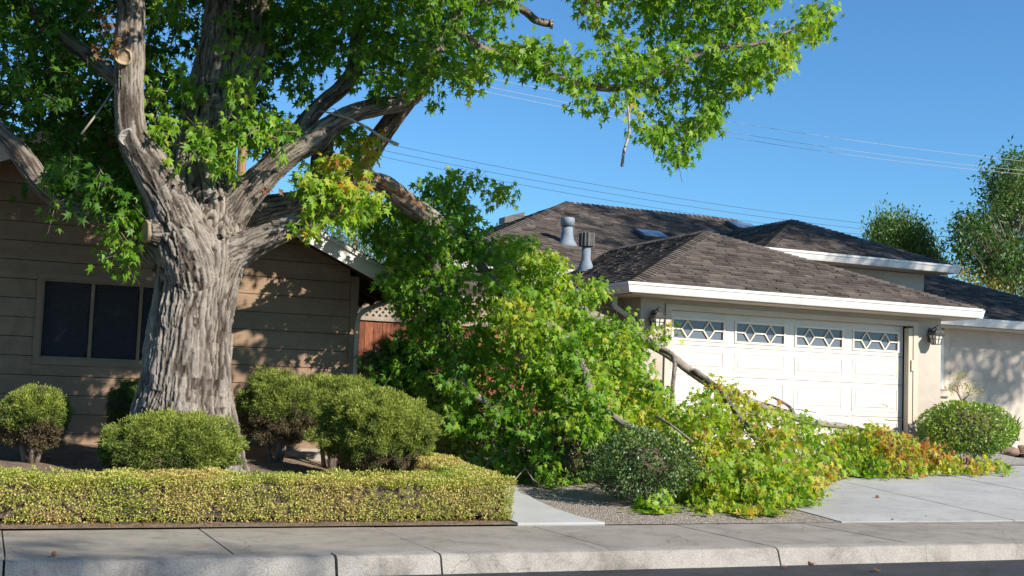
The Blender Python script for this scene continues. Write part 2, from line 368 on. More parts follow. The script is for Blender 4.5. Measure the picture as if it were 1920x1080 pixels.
# gravel bed between path and driveway
mb = MB()
ys = np.linspace(11.47, 18.5, 15); xs = np.linspace(5.05, 9.06, 11)
for i in range(len(xs)-1):
    for j in range(len(ys)-1):
        def zz(x, y): return gz(y)+.004+.03*max(0, math.sin((x-5.9)/3.1*math.pi))*min(1, (y-11.47)/1.0)
        a, b, c, d = xs[i], xs[i+1], ys[j], ys[j+1]
        mb.add([(a, c, zz(a, c)), (b, c, zz(b, c)), (b, d, zz(b, d)), (a, d, zz(a, d))], [(0, 1, 2, 3)])
struct('gravel_bed', mb, 'gravel')
mb = MB(); pr_ = [(11.475, 5.06, 6.05), (11.9, 5.06, 5.92), (12.4, 5.06, 5.88), (13.0, 5.06, 5.93), (13.9, 5.1, 6.1), (15, 5.4, 6.4), (16.5, 5.9, 6.9)]
for (a, l0, r0), (b, l1, r1) in zip(pr_[:-1], pr_[1:]):
    gap = .008 if abs(a-13.0) < .1 else 0
    mb.prism([(l0, a+gap, gz(a)+.028), (r0, a+gap, gz(a)+.028), (r1, b, gz(b)+.028), (l1, b, gz(b)+.028)], (0, 0, -.1))
struct('path', mb, 'path')
# planter soil, gently mounded
def plz(x, y): return gz(y)+.012+.16*max(0, min(1, (y-12.2)/1.6))*max(0, min(1, (4.6-x)/1.2)) + .03*math.sin(x*2.1+y)*math.cos(y*1.7)*max(0,min(1,(y-12.2)))
mb = MB(); xs = np.linspace(-8, 5.05, 54); ys = np.linspace(11.47, 16.6, 26)
for i in range(len(xs)-1):
    for j in range(len(ys)-1):
        a, b, c, d = xs[i], xs[i+1], ys[j], ys[j+1]
        mb.add([(a, c, plz(a, c)), (b, c, plz(b, c)), (b, d, plz(b, d)), (a, d, plz(a, d))], [(0, 1, 2, 3)])
struct('planting_soil', mb, 'soil')
mb = MB(); mb.add([(5.05, 16.0, gz(16.0)+.02), (10.0, 16.0, gz(16.)+.02), (10.0, 20, .56), (5.05, 20, .56)], [(0, 1, 2, 3)])
struct('planting_soil', mb, 'soil')
mb = MB(); mb.add([(16.3, 16.8, gz(16.8)+.03), (18.2, 17.0, gz(17.)+.03), (18.6, 18.78, gz(18.8)+.03), (28, 18.78, gz(18.8)+.03), (28, 20.05, .57), (16.3, 20.05, .57)], [(0, 1, 2, 3, 4, 5)])
struct('pebble_bed', mb, 'pebble')
mb = MB(); mb.box(-8, 4.2, 15.75, 16.35, .2, .44); struct('concrete_edging', mb, 'foundation')

# ------------------------------------------------------------------ roofs with real shingle tabs
def clip_poly(poly, sub):
    """Sutherland-Hodgman, sub is convex CCW, both lists of (u,v)"""
    out = poly
    for i in range(len(sub)):
        a, b = sub[i], sub[(i+1) % len(sub)]; inp = out; out = []
        if not inp: break
        def side(p): return (b[0]-a[0])*(p[1]-a[1])-(b[1]-a[1])*(p[0]-a[0])
        for k in range(len(inp)):
            p, q = inp[k], inp[(k+1) % len(inp)]; sp, sq = side(p), side(q)
            if sp >= 0: out.append(p)
            if (sp >= 0) != (sq >= 0):
                t = sp/(sp-sq); out.append((p[0]+t*(q[0]-p[0]), p[1]+t*(q[1]-p[1])))
    return out
def shingle_plane(mb, poly, eave, expo=.15, seed=0, wmin=.15, wmax=.34):
    """poly: convex planar 3D loop; eave=(p0,p1) along its low edge"""
    rnd = random.Random(seed); P = [np.array(p, float) for p in poly]
    o = np.array(eave[0], float); u = np.array(eave[1], float)-o; u /= np.linalg.norm(u)
    n = np.zeros(3)
    for i in range(len(P)): n += np.cross(P[i], P[(i+1) % len(P)])
    n /= np.linalg.norm(n)
    if n[2] < 0: n = -n; P = P[::-1]
    v = np.cross(n, u)
    if v[2] < 0: v = -v
    uv = [((p-o)@u, (p-o)@v) for p in P]
    ar = sum(uv[i][0]*uv[(i+1) % len(uv)][1]-uv[(i+1) % len(uv)][0]*uv[i][1] for i in range(len(uv)))
    if ar < 0: uv = uv[::-1]
    mb.prism([o+u*a+v*b+n*.0 for a, b in uv], -n*.09, .2)
    vmax = max(b for a, b in uv); vmin = min(b for a, b in uv); umin = min(a for a, b in uv); umax = max(a for a, b in uv)
    row = 0; vv = vmin-.02
    while vv < vmax:
        uu = umin-rnd.random()*.3; jit = rnd.uniform(-.004, .004)
        while uu < umax:
            w = rnd.uniform(wmin, wmax); drop = rnd.choice([0, 0, .0, .012, .03])
            q = [(uu+.004, vv-drop), (uu+w-.004, vv-drop), (uu+w-.004, vv+expo*1.08), (uu+.004, vv+expo*1.08)]
            c = clip_poly(q, uv) if vv > vmin else clip_poly(q, [(a, b-(.03 if b < vmin+.01 else 0)) for a, b in uv])
            if len(c) >= 3:
                lift = .014 if drop else .009
                top = [o+u*a+v*b+n*(.004+(lift+.010)*(1-(b-vv)/(expo*1.1))) for a, b in c]
                bot = [o+u*a+v*b-n*.002 for a, b in c]; k = len(c)
                t = min(1, max(0, rnd.gauss(.45, .24)))
                mb.add(top+bot, [tuple(range(k))]+[(i, (i+1) % k, k+(i+1) % k, k+i)[::-1] for i in range(k)], t)
            uu += w
        vv += expo+jit; row += 1
def caps(mb, a, b, seed=0, w=.17, step=.15, n1=None, n2=None):
    """overlapping cap shingles along a ridge or hip from a (low) to b (high)"""
    rnd = random.Random(seed); a, b = np.array(a, float), np.array(b, float); d = b-a; L = np.linalg.norm(d); d /= L
    n1 = np.array(n1, float); n2 = np.array(n2, float); up = n1+n2; up /= np.linalg.norm(up)
    s1 = np.cross(d, n1); s2 = np.cross(d, n2)
    if s1@(n1-n2) < 0: s1 = -s1
    if s2@(n2-n1) < 0: s2 = -s2
    t = 0
    while t < L:
        p0 = a+d*t+up*.038; p1 = a+d*min(L, t+step*1.25)+up*.014
        v = [p0+s1*w, p0+up*.012, p0+s2*w, p1+s2*w, p1+up*.012, p1+s1*w]
        lo = [x-up*.022 for x in v]
        mb.add(v+lo, [(0, 1, 4, 5), (1, 2, 3, 4), (6, 7, 1, 0), (7, 8, 2, 1), (8, 9, 3, 2), (11, 6, 0, 5)], min(1, max(0, rnd.gauss(.5, .2))))
        t += step
def up_n(p): 
    P = [np.array(q, float) for q in p]; n = np.cross(P[1]-P[0], P[2]-P[0]); n /= np.linalg.norm(n); return n if n[2] > 0 else -n
def hip_front_roof(name, parent, x0, x1, y0, ze, slope, yback, seed, left=True):
    """roof with a hipped front and its ridge running back; returns apex"""
    h = (x1-x0)/2; cx = (x0+x1)/2; ap = (cx, y0+h, ze+h*slope); bk = (cx, yback, ze+h*slope)
    mb = MB(); A, B = (x0, y0, ze), (x1, y0, ze)
    F = [A, B, ap]; Lf = [A, ap, bk, (x0, yback, ze)]; Rf = [B, (x1, yback, ze), bk, ap]
    shingle_plane(mb, F, (A, B), seed=seed)
    shingle_plane(mb, Lf, ((x0, yback, ze), A), seed=seed+1)
    shingle_plane(mb, Rf, (B, (x1, yback, ze)), seed=seed+2)
    nF, nL, nR = up_n(F), up_n(Lf), up_n(Rf)
    caps(mb, A, ap, seed+3, n1=nF, n2=nL); caps(mb, B, ap, seed+4, n1=nF, n2=nR); caps(mb, bk, ap, seed+5, n1=nL, n2=nR)
    return build(name, mb, 'shingle', parent), ap
GUT = [(0, -.005), (.0, -.165), (.085, -.165), (.10, -.13), (.125, -.055), (.14, -.04), (.14, .0), (.128, .0), (.125, -.03), (.02, -.03)]
def gutter(name, parent, pts, out, mat='white'):
    """pts: polyline of the eave edge, out: outward horizontal unit vector per vertex (mitred)"""
    mb = MB(); vs = []; n = len(GUT)
    for p, o_ in zip(pts, out):
        for a, z in GUT: vs.append(np.array(p, float)+np.array([o_[0]*a, o_[1]*a, z]))
    f = [(i*n+k, i*n+(k+1) % n, (i+1)*n+(k+1) % n, (i+1)*n+k) for i in range(len(pts)-1) for k in range(n)]
    f += [tuple(range(n)), tuple(range((len(pts)-1)*n, len(pts)*n))[::-1]]
    mb.add(vs, f); return build(name, mb, mat, parent)
def wall_holes(mb, x0, x1, z0, z1, holes, yf, yb):
    xs = sorted({x0, x1}|{h[0] for h in holes}|{h[1] for h in holes}); zs = sorted({z0, z1}|{h[2] for h in holes}|{h[3] for h in holes})
    def inh(x, z): return any(h[0] < x < h[1] and h[2] < z < h[3] for h in holes)
    for a, b in zip(xs[:-1], xs[1:]):
        for c, d in zip(zs[:-1], zs[1:]):
            if inh((a+b)/2, (c+d)/2): continue
            for y in (yf, yb): mb.add([(a, y, c), (b, y, c), (b, y, d), (a, y, d)], [(0, 1, 2, 3)])
    for h in holes+[(x0, x1, z0, z1)]:
        a, b, c, d = h
        for q in ([(a, yf, c), (a, yb, c), (a, yb, d), (a, yf, d)], [(b, yf, c), (b, yb, c), (b, yb, d), (b, yf, d)], [(a, yf, d), (b, yf, d), (b, yb, d), (a, yb, d)], [(a, yf, c), (b, yf, c), (b, yb, c), (a, yb, c)]):
            mb.add(q, [(0, 1, 2, 3)])

# ------------------------------------------------------------------ stucco house
H = thing('stucco_house', (13, 18, gz(18)), 'beige stucco house with dark shingled hip roofs and a white double garage door', 'house')
GX0, GX1, GY = 10.04, 16.48, 18.0
DX0, DX1, DZ = 10.62, 15.80, 2.83
mb = MB(); wall_holes(mb, GX0, GX1, .3, 3.03, [(DX0, DX1, .31, DZ)], GY, GY+.2); build('garage_front_wall', mb, 'stucco', H)
for a in (GX0, GX1-.2): build('garage_side_wall', MB().box(a, a+.2, GY+.2, 23.97, .3, 3.03), 'stucco', H)
# trim round the door opening
mb = MB(); mb.box(DX0-.11, DX0-.002, GY-.035, GY+.13, .3, DZ+.085); mb.box(DX1+.002, DX1+.11, GY-.035, GY+.13, .3, DZ+.085)
mb.box(DX0-.002, DX1+.002, GY-.035, GY+.13, DZ+.002, DZ+.085)
mb.box(DX1-.10, DX1-.002, GY-.02, GY+.10, .3, DZ-.04)
mb.box(DX1-.05, DX1+.01, GY-.045, GY-.021, 2.0, 2.2)
build('door_trim', mb, 'beige_trim', H)
# garage door: four sections with raised panels, four decorative windows in the top one
D = thing('tmp', (0, 0, 0), None, None); bpy.data.objects.remove(D)
DY = GY+.14; secz = [gz(18)+.02, 1.13, 1.735, 2.25, DZ]; npan = 4
mb = MB(); px0, px1 = DX0+.0, DX1-.1
pw = (px1-px0)/npan
wins = []
for s_ in range(4):
    z0, z1 = secz[s_]+.004, secz[s_+1]-.004
    if s_ == 3: 
        hl = []
        for k in range(npan):
            a = px0+k*pw+.14; b = px0+(k+1)*pw-.13; hl.append((a, b, z0+.11, z1-.15)); wins.append(hl[-1])
        wall_holes(mb, px0, px1, z0, z1, hl, DY, DY+.045)
    else:
        mb.box(px0, px1, DY, DY+.045, z0, z1)
        for k in range(npan):
            a = px0+k*pw+.11; b = px0+(k+1)*pw-.11; c, d = z0+.09, z1-.09
            # moulded frame then a raised centre field
            for (q0, q1, q2, q3, t_) in ((a, b, c, d, .009),):
                w_ = .022
                mb.box(q0, q1, DY-t_, DY-.0005, q2, q2+w_); mb.box(q0, q1, DY-t_, DY-.0005, q3-w_, q3)
                mb.box(q0, q0+w_, DY-t_, DY-.0005, q2+w_+.0005, q3-w_-.0005); mb.box(q1-w_, q1, DY-t_, DY-.0005, q2+w_+.0005, q3-w_-.0005)
            e = .065
            f0 = [(a+e, DY-.0005, c+e), (b-e, DY-.0005, c+e), (b-e, DY-.0005, d-e), (a+e, DY-.0005, d-e)]
            i_ = .02; f1 = [(a+e+i_, DY-.012, c+e+i_), (b-e-i_, DY-.012, c+e+i_), (b-e-i_, DY-.012, d-e-i_), (a+e+i_, DY-.012, d-e-i_)]
            mb.add(f0+f1, [(4, 5, 6, 7), (0, 1, 5, 4), (1, 2, 6, 5), (2, 3, 7, 6), (3, 0, 4, 7)])
door = build('garage_door', mb, 'door_paint', H)
for a, b, c, d in wins:
    build('window_glass', MB().box(a, b, DY+.02, DY+.03, c, d), 'door_glass', door)
    fr = MB(); w_ = .035; y0_ = DY-.016; y1_ = DY+.0195
    fr.box(a-w_, b+w_, y0_, y1_-.02, c-w_, c); fr.box(a-w_, b+w_, y0_, y1_-.02, d, d+w_); fr.box(a-w_, a, y0_, y1_-.02, c+.001, d-.001); fr.box(b, b+w_, y0_, y1_-.02, c+.001, d-.001)
    zm = (c+d)/2; L_ = b-a; dm = .115*L_*.98
    def seg(p, q, w2=.022): fr.bar((p[0], DY+.006, p[1]), (q[0], DY+.006, q[1]), w2 if False else .02, .022, up=(0, 1, 0)) if False else fr.bar((p[0], DY+.006, p[1]), (q[0], DY+.006, q[1]), .022, .02, up=(0, 1, 0))
    for cx in (a+L_*.285, a+L_*.715):
        seg((cx-dm, zm), (cx, d-.002)); seg((cx, d-.002), (cx+dm, zm)); seg((cx+dm, zm), (cx, c+.002)); seg((cx, c+.002), (cx-dm, zm))
    seg((a, zm), (a+L_*.285-dm, zm)); seg((a+L_*.285+dm, zm), (a+L_*.715-dm, zm)); seg((a+L_*.715+dm, zm), (b, zm))
    build('window_frame', fr, 'cream', door)
mb = MB(); mb.box(DX0-.3, DX1+.3, DY+.3, DY+.32, .3, 3.0); build('garage_shade_sheet', mb, 'void', H)  # near-black sheet paints the unlit garage behind the door
# garage roof
ZE = 3.19; SL = .415
ro, ap = hip_front_roof('garage_roof', H, 9.60, 16.92, 17.53, ZE, SL, 26.8, 10)
# soffit under the eaves
mb = MB(); mb.box(GX0, GX1, 17.54, GY-.001, 3.0, 3.028); mb.box(GX1+.001, 16.9, 17.54, 19.4, 3.0, 3.028)
build('soffit', mb, 'beige_trim', H)
build('soffit', MB().box(9.62, GX0-.001, 17.54, 23.9, 3.0, 3.028), 'beige_trim', H)
gutter('gutter', H, [(9.60, 23.4, ZE), (9.60, 17.53, ZE), (16.92, 17.53, ZE)], [(-1, 0), (-1, -1), (.0, -1)])
gutter('gutter', H, [(16.93, 17.5, ZE), (16.93, 19.6, ZE)], [(1, 0), (1, 0)])
mb = MB()
for a, b in (((9.62, 18.15, 3.04), (9.62, 18.15, 2.82)), ((9.62, 18.16, 2.83), (9.99, 18.16, 2.62)), ((9.985, 18.16, 2.64), (9.985, 18.16, .5))): mb.bar(a, b, .075, .06, up=(0, 1, .01))
build('downspout', mb, 'beige_trim', H)
mb = MB()
for a, b in (((16.86, 18.5, 3.03), (16.86, 18.5, 2.84)), ((16.87, 18.5, 2.86), (16.53, 18.5, 2.72)), ((16.53, 18.5, 2.74), (16.53, 18.5, .5))): mb.bar(a, b, .08, .06, up=(0, 1, .01))
build('downspout', mb, 'beige_trim', H)
# main body of the house behind
mb = MB(); mb.box(8.9, 21.0, 24.0, 32, .4, 3.93); build('main_wall', mb, 'stucco', H)
mb = MB(); zm = 3.97; A, B = (8.35, 23.5, zm), (24.6, 23.5, zm); R0, R1 = (13.85, 29.0, 6.36), (19.1, 29.0, 6.36)
shingle_plane(mb, [A, B, R1, R0], (A, B), seed=31)
C_, D_ = (8.35, 34.5, zm), (24.6, 34.5, zm)
shingle_plane(mb, [C_, A, R0], (C_, A), seed=32); shingle_plane(mb, [B, D_, R1], (B, D_), seed=33); shingle_plane(mb, [D_, C_, R0, R1], (D_, C_), seed=34, expo=.3, wmax=.8)
nf, nl, nb = up_n([A, B, R1]), up_n([C_, A, R0]), up_n([D_, C_, R0])
caps(mb, A, R0, 35, n1=nf, n2=nl); caps(mb, R0, R1, 36, n1=nf, n2=nb)
build('main_roof', mb, 'shingle', H)
mb = MB(); mb.box(8.4, 16.7, 23.52, 23.99, 3.80, 3.83); build('soffit', mb, 'beige_trim', H)
gutter('gutter', H, [(8.35, 30, zm), (8.35, 23.5, zm), (13.0, 23.5, zm)], [(-1, 0), (-1, -1), (0, -1)])
# entry porch roof between the garage and the far left
mb = MB(); A, B = (6.6, 20.7, 3.0), (9.58, 20.7, 3.0); Cc, Dd = (9.58, 23.98, 3.86), (6.6, 23.98, 3.86)
shingle_plane(mb, [A, B, Cc, Dd], (A, B), seed=41); build('porch_roof', mb, 'shingle', H)
gutter('gutter', H, [(6.6, 20.7, 3.0), (9.5, 20.7, 3.0)], [(0, -1), (0, -1)])
mb = MB(); mb.box(6.8, 9.9, 21.3, 21.5, .4, 2.85); build('porch_wall', mb, 'stucco', H)
# upper volume on the right
UR = PY(1731, 545, 21.0)[0]; UE = PY(1793, 500, 20.5); UL = PY(1435, 463, 20.5)
mb = MB(); mb.box(14.75, UR, 20.98, 28, 3.3, UE[2]-.17); build('upper_wall', mb, 'stucco', H)
ZU = UE[2]+.01
_, apu = hip_front_roof('upper_roof', H, UL[0], UE[0]-.1, 20.5, ZU, .43, 27.5, 50)
mb = MB(); mb.box(UL[0]+.02, UE[0]-.12, 20.52, 20.975, ZU-.17, ZU-.14); build('soffit', mb, 'beige_trim', H)
mb = MB(); mb.box(UR+.001, UE[0]-.12, 20.98, 26, ZU-.17, ZU-.14); build('soffit', mb, 'beige_trim', H)
gutter('gutter', H, [(UL[0], 21.6, ZU), (UL[0], 20.5, ZU), (UE[0]-.1, 20.5, ZU), (UE[0]-.1, 26, ZU)], [(-1, 0), (-1, -1), (1, -1), (1, 0)])
# right wing
mb = MB(); WX0 = 17.75
wall_holes(mb, 16.50, 23.3, .35, 3.03, [(17.35, 18.36, 1.72, 2.95)], 20.0, 20.18); build('wing_wall', mb, 'stucco', H)
hip_front_roof('wing_roof', H, 16.6, 23.85, 19.5, 3.2, .39, 26.5, 60)
gutter('gutter', H, [(16.98, 19.5, 3.2), (23.85, 19.5, 3.2), (23.85, 26.4, 3.2)], [(0, -1), (1, -1), (1, 0)])
mb = MB(); mb.box(16.95, 23.83, 19.52, 19.99, 3.0, 3.028); build('soffit', mb, 'beige_trim', H)
wf = MB(); wf.box(17.35, 17.43, 19.98, 20.06, 1.72, 2.95); wf.box(18.27, 18.36, 19.965, 20.06, 1.72, 2.95); wf.box(17.431, 18.269, 19.98, 20.06, 1.72, 1.79); wf.box(17.431, 18.269, 19.98, 20.06, 2.88, 2.95); wf.box(17.83, 17.87, 19.985, 20.06, 1.791, 2.879)
build('wing_wall', MB().box(23.1, 23.3, 20.18, 26, .35, 3.03), 'stucco', H)
w = build('window', wf, 'white', H)
build('pane', MB().box(17.43, 18.27, 20.03, 20.045, 1.79, 2.88), 'window_glass', w)
build('sill', MB().box(17.25, 18.52, 19.93, 19.999, 1.58, 1.70), 'beige_trim', w)
build('window_trim', MB().box(18.365, 18.50, 19.965, 19.999, 1.72, 3.0), 'beige_trim', w)
# small stub gable wall piece seen over the garage hip
# roof vents and skylights
def roof_z_main(y): return zm+(y-23.5)*(6.36-zm)/5.5
p = PY(1063, 458, 25.4); bz = roof_z_main(25.4)
mb = MB(); r1 = 10.5*depth(p)/FPX
mb.lathe((p[0], 25.4, bz), [(r1*1.9, -.12), (r1*1.8, -.03), (r1*1.25, .08), (r1*1.05, .24), (r1*.95, .42)], 20); mb.lathe((p[0], 25.4, bz+.40), [(r1*1.25, .0), (r1*1.25, .18), (r1*1.18, .195)], 20)
build('vent_pipe', mb, 'galv', H, True)
vy = 22.6; p = PY(1099, 480, vy); zr = ZE+(p[0]-9.6)*SL; r2 = 8.6*depth(p)/FPX
mb = MB(); mb.lathe((p[0], vy, zr), [(r2*2.2, -.2), (r2*1.9, .0), (r2*1.25, .18), (r2, .22), (r2, .52)], 18)
vp = build('vent_pipe', mb, 'galv', H, True)
mb = MB(); mb.lathe((p[0], vy, zr+.50), [(r2*1.6, .0), (r2*1.6, .27), (r2*1.0, .29)], 14)
for k in range(14):
    a = 2*math.pi*k/14; mb.box(p[0]+math.cos(a)*r2*1.62-.008, p[0]+math.cos(a)*r2*1.62+.008, vy+math.sin(a)*r2*1.62-.008, vy+math.sin(a)*r2*1.62+.008, zr+.5, zr+.78)
build('vent_cap', mb, 'iron', vp)
def on_main(px, py):   # point of the main roof plane behind a pixel
    d = ray(px, py); k = (6.36-zm)/5.5; t = (zm-k*23.5-CP[2])/(d[2]-k*d[1]); return CP+d*t
nrm = up_n([A, (10, 20.7, 3.0), Cc])
sm = math.hypot(1, (6.36-zm)/5.5); vv_ = np.array([0, 1/sm, ((6.36-zm)/5.5)/sm]); nn_ = np.array([0, -vv_[2], vv_[1]])
for (px, py, wd, hg) in ((1221, 446, .75, .62), (1392, 430, .8, .62)):
    q = on_main(px, py); a, b = q-np.array([wd/2, 0, 0]), q+np.array([wd/2, 0, 0]); 
    fr = MB(); fr.prism([a-vv_*hg/2, b-vv_*hg/2, b+vv_*hg/2, a+vv_*hg/2], nn_*.12)
    s = build('skylight', fr, 'iron', H)
    e = np.array([.05, 0, 0])
    build('pane', MB().prism([a+e-vv_*(hg/2-.05)+nn_*.115, b-e-vv_*(hg/2-.05)+nn_*.115, b-e+vv_*(hg/2-.05)+nn_*.115, a+e+vv_*(hg/2-.05)+nn_*.115], nn_*.02), 'sky_glass', s)
mb = MB(); q = np.array([12.55, 29.6, 5.72]); mb.prism([q+np.array([-.28, -.2, 0]), q+np.array([.28, -.2, .18]), q+np.array([.28, .2, .18]), q+np.array([-.28, .2, 0])], (0, 0, .17)); build('roof_vent', mb, 'iron', H)

# ------------------------------------------------------------------ wall lanterns
def lantern(x, z, label):
    t = thing('wall_lantern', (x, GY, z), label, 'lantern', 'lanterns beside the garage door')
    mb = MB(); mb.prism([(x-.045, GY-.001, z-.12), (x+.045, GY-.001, z-.12), (x+.045, GY-.001, z+.10), (x, GY-.001, z+.15), (x-.045, GY-.001, z+.10)], (0, -.025, 0)); build('back_plate', mb, 'iron', t)
    pts = [(x, GY-.02, z+.06), (x, GY-.08, z+.13), (x, GY-.15, z+.15), (x, GY-.18, z+.12), (x, GY-.17, z+.09)]; mb = MB().tube(pts, .011, 7)
    mb.tube([(x, GY-.17, z+.12), (x, GY-.17, z+.17), (x+.02, GY-.19, z+.19), (x+.035, GY-.18, z+.175)], .007, 6); build('bracket', mb, 'iron', t, True)
    c = (x, GY-.17, z-.12)
    def sq(r, zz): return [(c[0]-r, c[1]-r, c[2]+zz), (c[0]+r, c[1]-r, c[2]+zz), (c[0]+r, c[1]+r, c[2]+zz), (c[0]-r, c[1]+r, c[2]+zz)]
    def frus(mb, a, b, za, zb): mb.add(sq(a, za)+sq(b, zb), [(3, 2, 1, 0), (4, 5, 6, 7), (0, 1, 5, 4), (1, 2, 6, 5), (2, 3, 7, 6), (3, 0, 4, 7)])
    mb = MB(); frus(mb, .115, .118, .12, .135); frus(mb, .118, .055, .1351, .18); frus(mb, .05, .05, .1801, .195); frus(mb, .05, .012, .1951, .225); build('cap', mb, 'iron', t)
    mb = MB(); frus(mb, .055, .088, -.04, .119); build('lamp_glass', mb, 'lamp_glass', t)
    mb = MB(); frus(mb, .062, .062, -.055, -.041)
    for sx in (-1, 0, 1):
        for sy in (-1, 0, 1):
            if sx == 0 and sy == 0: continue
            mb.bar((c[0]+sx*.058, c[1]+sy*.058, c[2]-.042), (c[0]+sx*.092, c[1]+sy*.092, c[2]+.12), .010, .010, up=(.3, .9, 0))
    for r, zz in ((.0765, .05),): 
        for (a, b) in (((-1, -1), (1, -1)), ((1, -1), (1, 1)), ((1, 1), (-1, 1)), ((-1, 1), (-1, -1))):
            mb.bar((c[0]+a[0]*r, c[1]+a[1]*r, c[2]+zz), (c[0]+b[0]*r, c[1]+b[1]*r, c[2]+zz), .009, .009)
    build('cage', mb, 'iron', t)
p = PY(1229, 600, GY-.1); lantern(p[0], p[2]+.03, 'black iron wall lantern left of the garage door, above the fallen branch')
p = PY(1750, 632, GY-.1); lantern(p[0], p[2]+.03, 'black iron wall lantern on the narrow wall right of the garage door')

# ------------------------------------------------------------------ brown house with the gable
B_ = thing('brown_house', (1.2, 16.5, .45), 'brown wooden house with horizontal siding and a white-edged gable', 'house')
AP = PY(197, 214, 16.0); EV = PY(765, 531, 16.0); sl2 = (AP[2]-EV[2])/(EV[0]-AP[0]); WXR = 4.70; WY = 16.5
def rake(x): return AP[2]-abs(x-AP[0])*sl2
WL, WR_, WB, WT = PY(60, 680, 16.5)[0], PY(380, 690, 16.5)[0], PY(60, 682, 16.5)[2], PY(70, 512, 16.5)[2]
mb = MB(); lap = .2395; z = .40; k = 0
z0off = PY(50, 523.5, 16.5)[2]
z = z0off-lap*9+.0
while z < AP[2]-.1:
    def board(xa, xb, za, zb):
        if xb-xa < .01 or zb-za < .005: return
        th = .016
        v = []
        # sloping face (thicker at the butt) clipped by the roof line
        def xc(zz, a, b):
            half = (AP[2]-.09-zz)/sl2; return max(a, AP[0]-half), min(b, AP[0]+half)
        a0, b0 = xc(za, xa, xb); a1, b1 = xc(zb, xa, xb)
        if b0-a0 < .02: return
        if b1-a1 < .0: a1 = b1 = (a1+b1)/2
        ff = [(a0, WY-th, za), (b0, WY-th, za), (b1, WY-.004, zb), (a1, WY-.004, zb)]
        bb = [(a0, WY+.02, za), (b0, WY+.02, za), (b1, WY+.02, zb), (a1, WY+.02, zb)]
        mb.add(ff+bb, [(0, 1, 2, 3), (7, 6, 5, 4), (0, 4, 5, 1), (1, 5, 6, 2), (2, 6, 7, 3), (3, 7, 4, 0)])
    za, zb = z+.008, z+lap
    j = [-6.2, -2.9, WXR-.09] if k % 2 else [-6.2, -4.3, 3.05, WXR-.09]
    for a, b in zip(j[:-1], j[1:]):
        a += .002; b -= .002
        if zb <= WB or za >= WT: board(a, b, za, zb)
        else:
            board(a, min(b, WL), za, zb) if a < WL else None
            board(max(a, WR_), b, za, zb) if b > WR_ else None
            if za < WB < zb: board(max(a, WL), min(b, WR_), za, WB)
            if za < WT < zb: board(max(a, WL), min(b, WR_), WT, zb)
    z += lap; k += 1
build('siding', mb, 'siding', B_)
mb = MB(); mb.prism([(-6.2, WY+.021, .3), (WXR-.02, WY+.021, .3), (WXR-.02, WY+.021, rake(WXR)-.12), (AP[0], WY+.021, AP[2]-.12), (-6.2, WY+.021, rake(-6.2)-.12)], (0, .02, 0)); mb.box(WXR-.06, WXR-.021, WY+.045, 27, .3, 2.7)
build('wall', mb, 'void', B_)
mb = MB(); mb.box(WXR-.09, WXR+.02, WY-.03, WY+.10, .35, rake(WXR)-.18); build('corner_board', mb, 'brown_trim', B_)
build('foundation', MB().box(-6.2, WXR, WY-.02, WY+.04, .25, .47), 'foundation', B_)
# window: outer trim, frame, three sashes
mb = MB(); t_ = .07; a, b, c, d = WL, WR_, WB, WT
for q in ((a, b, c, c+t_), (a, b, d-t_, d), (a, a+t_, c+t_+.001, d-t_-.001), (b-t_, b, c+t_+.001, d-t_-.001)): mb.box(q[0], q[1], WY-.035, WY+.03, q[2], q[3])
W = build('window', mb, 'brown_trim', B_)
mb = MB(); a1, b1, c1, d1 = a+t_+.001, b-t_-.001, c+t_+.001, d-t_-.001; u_ = .02
for q in ((a1, b1, c1, c1+u_*1.6), (a1, b1, d1-u_, d1), (a1, a1+u_, c1+u_*1.6+.001, d1-u_-.001), (b1-u_, b1, c1+u_*1.6+.001, d1-u_-.001)): mb.box(q[0], q[1], WY-.015, WY+.03, q[2], q[3])
m1, m2 = PY(173-2, 600, 16.5)[0], PY(262, 600, 16.5)[0]
for mm in (m1, m2): mb.box(mm-.02, mm+.02, WY-.012, WY+.025, c1+u_*1.6+.001, d1-u_-.001)
build('window_frame', mb, 'brown_trim', W)
for q0, q1 in ((a1+u_, m1-.02), (m1+.02, m2-.02), (m2+.02, b1-u_)): build('pane', MB().box(q0, q1, WY+.008, WY+.014, c1+u_*1.6, d1-u_), 'dark_glass', W)
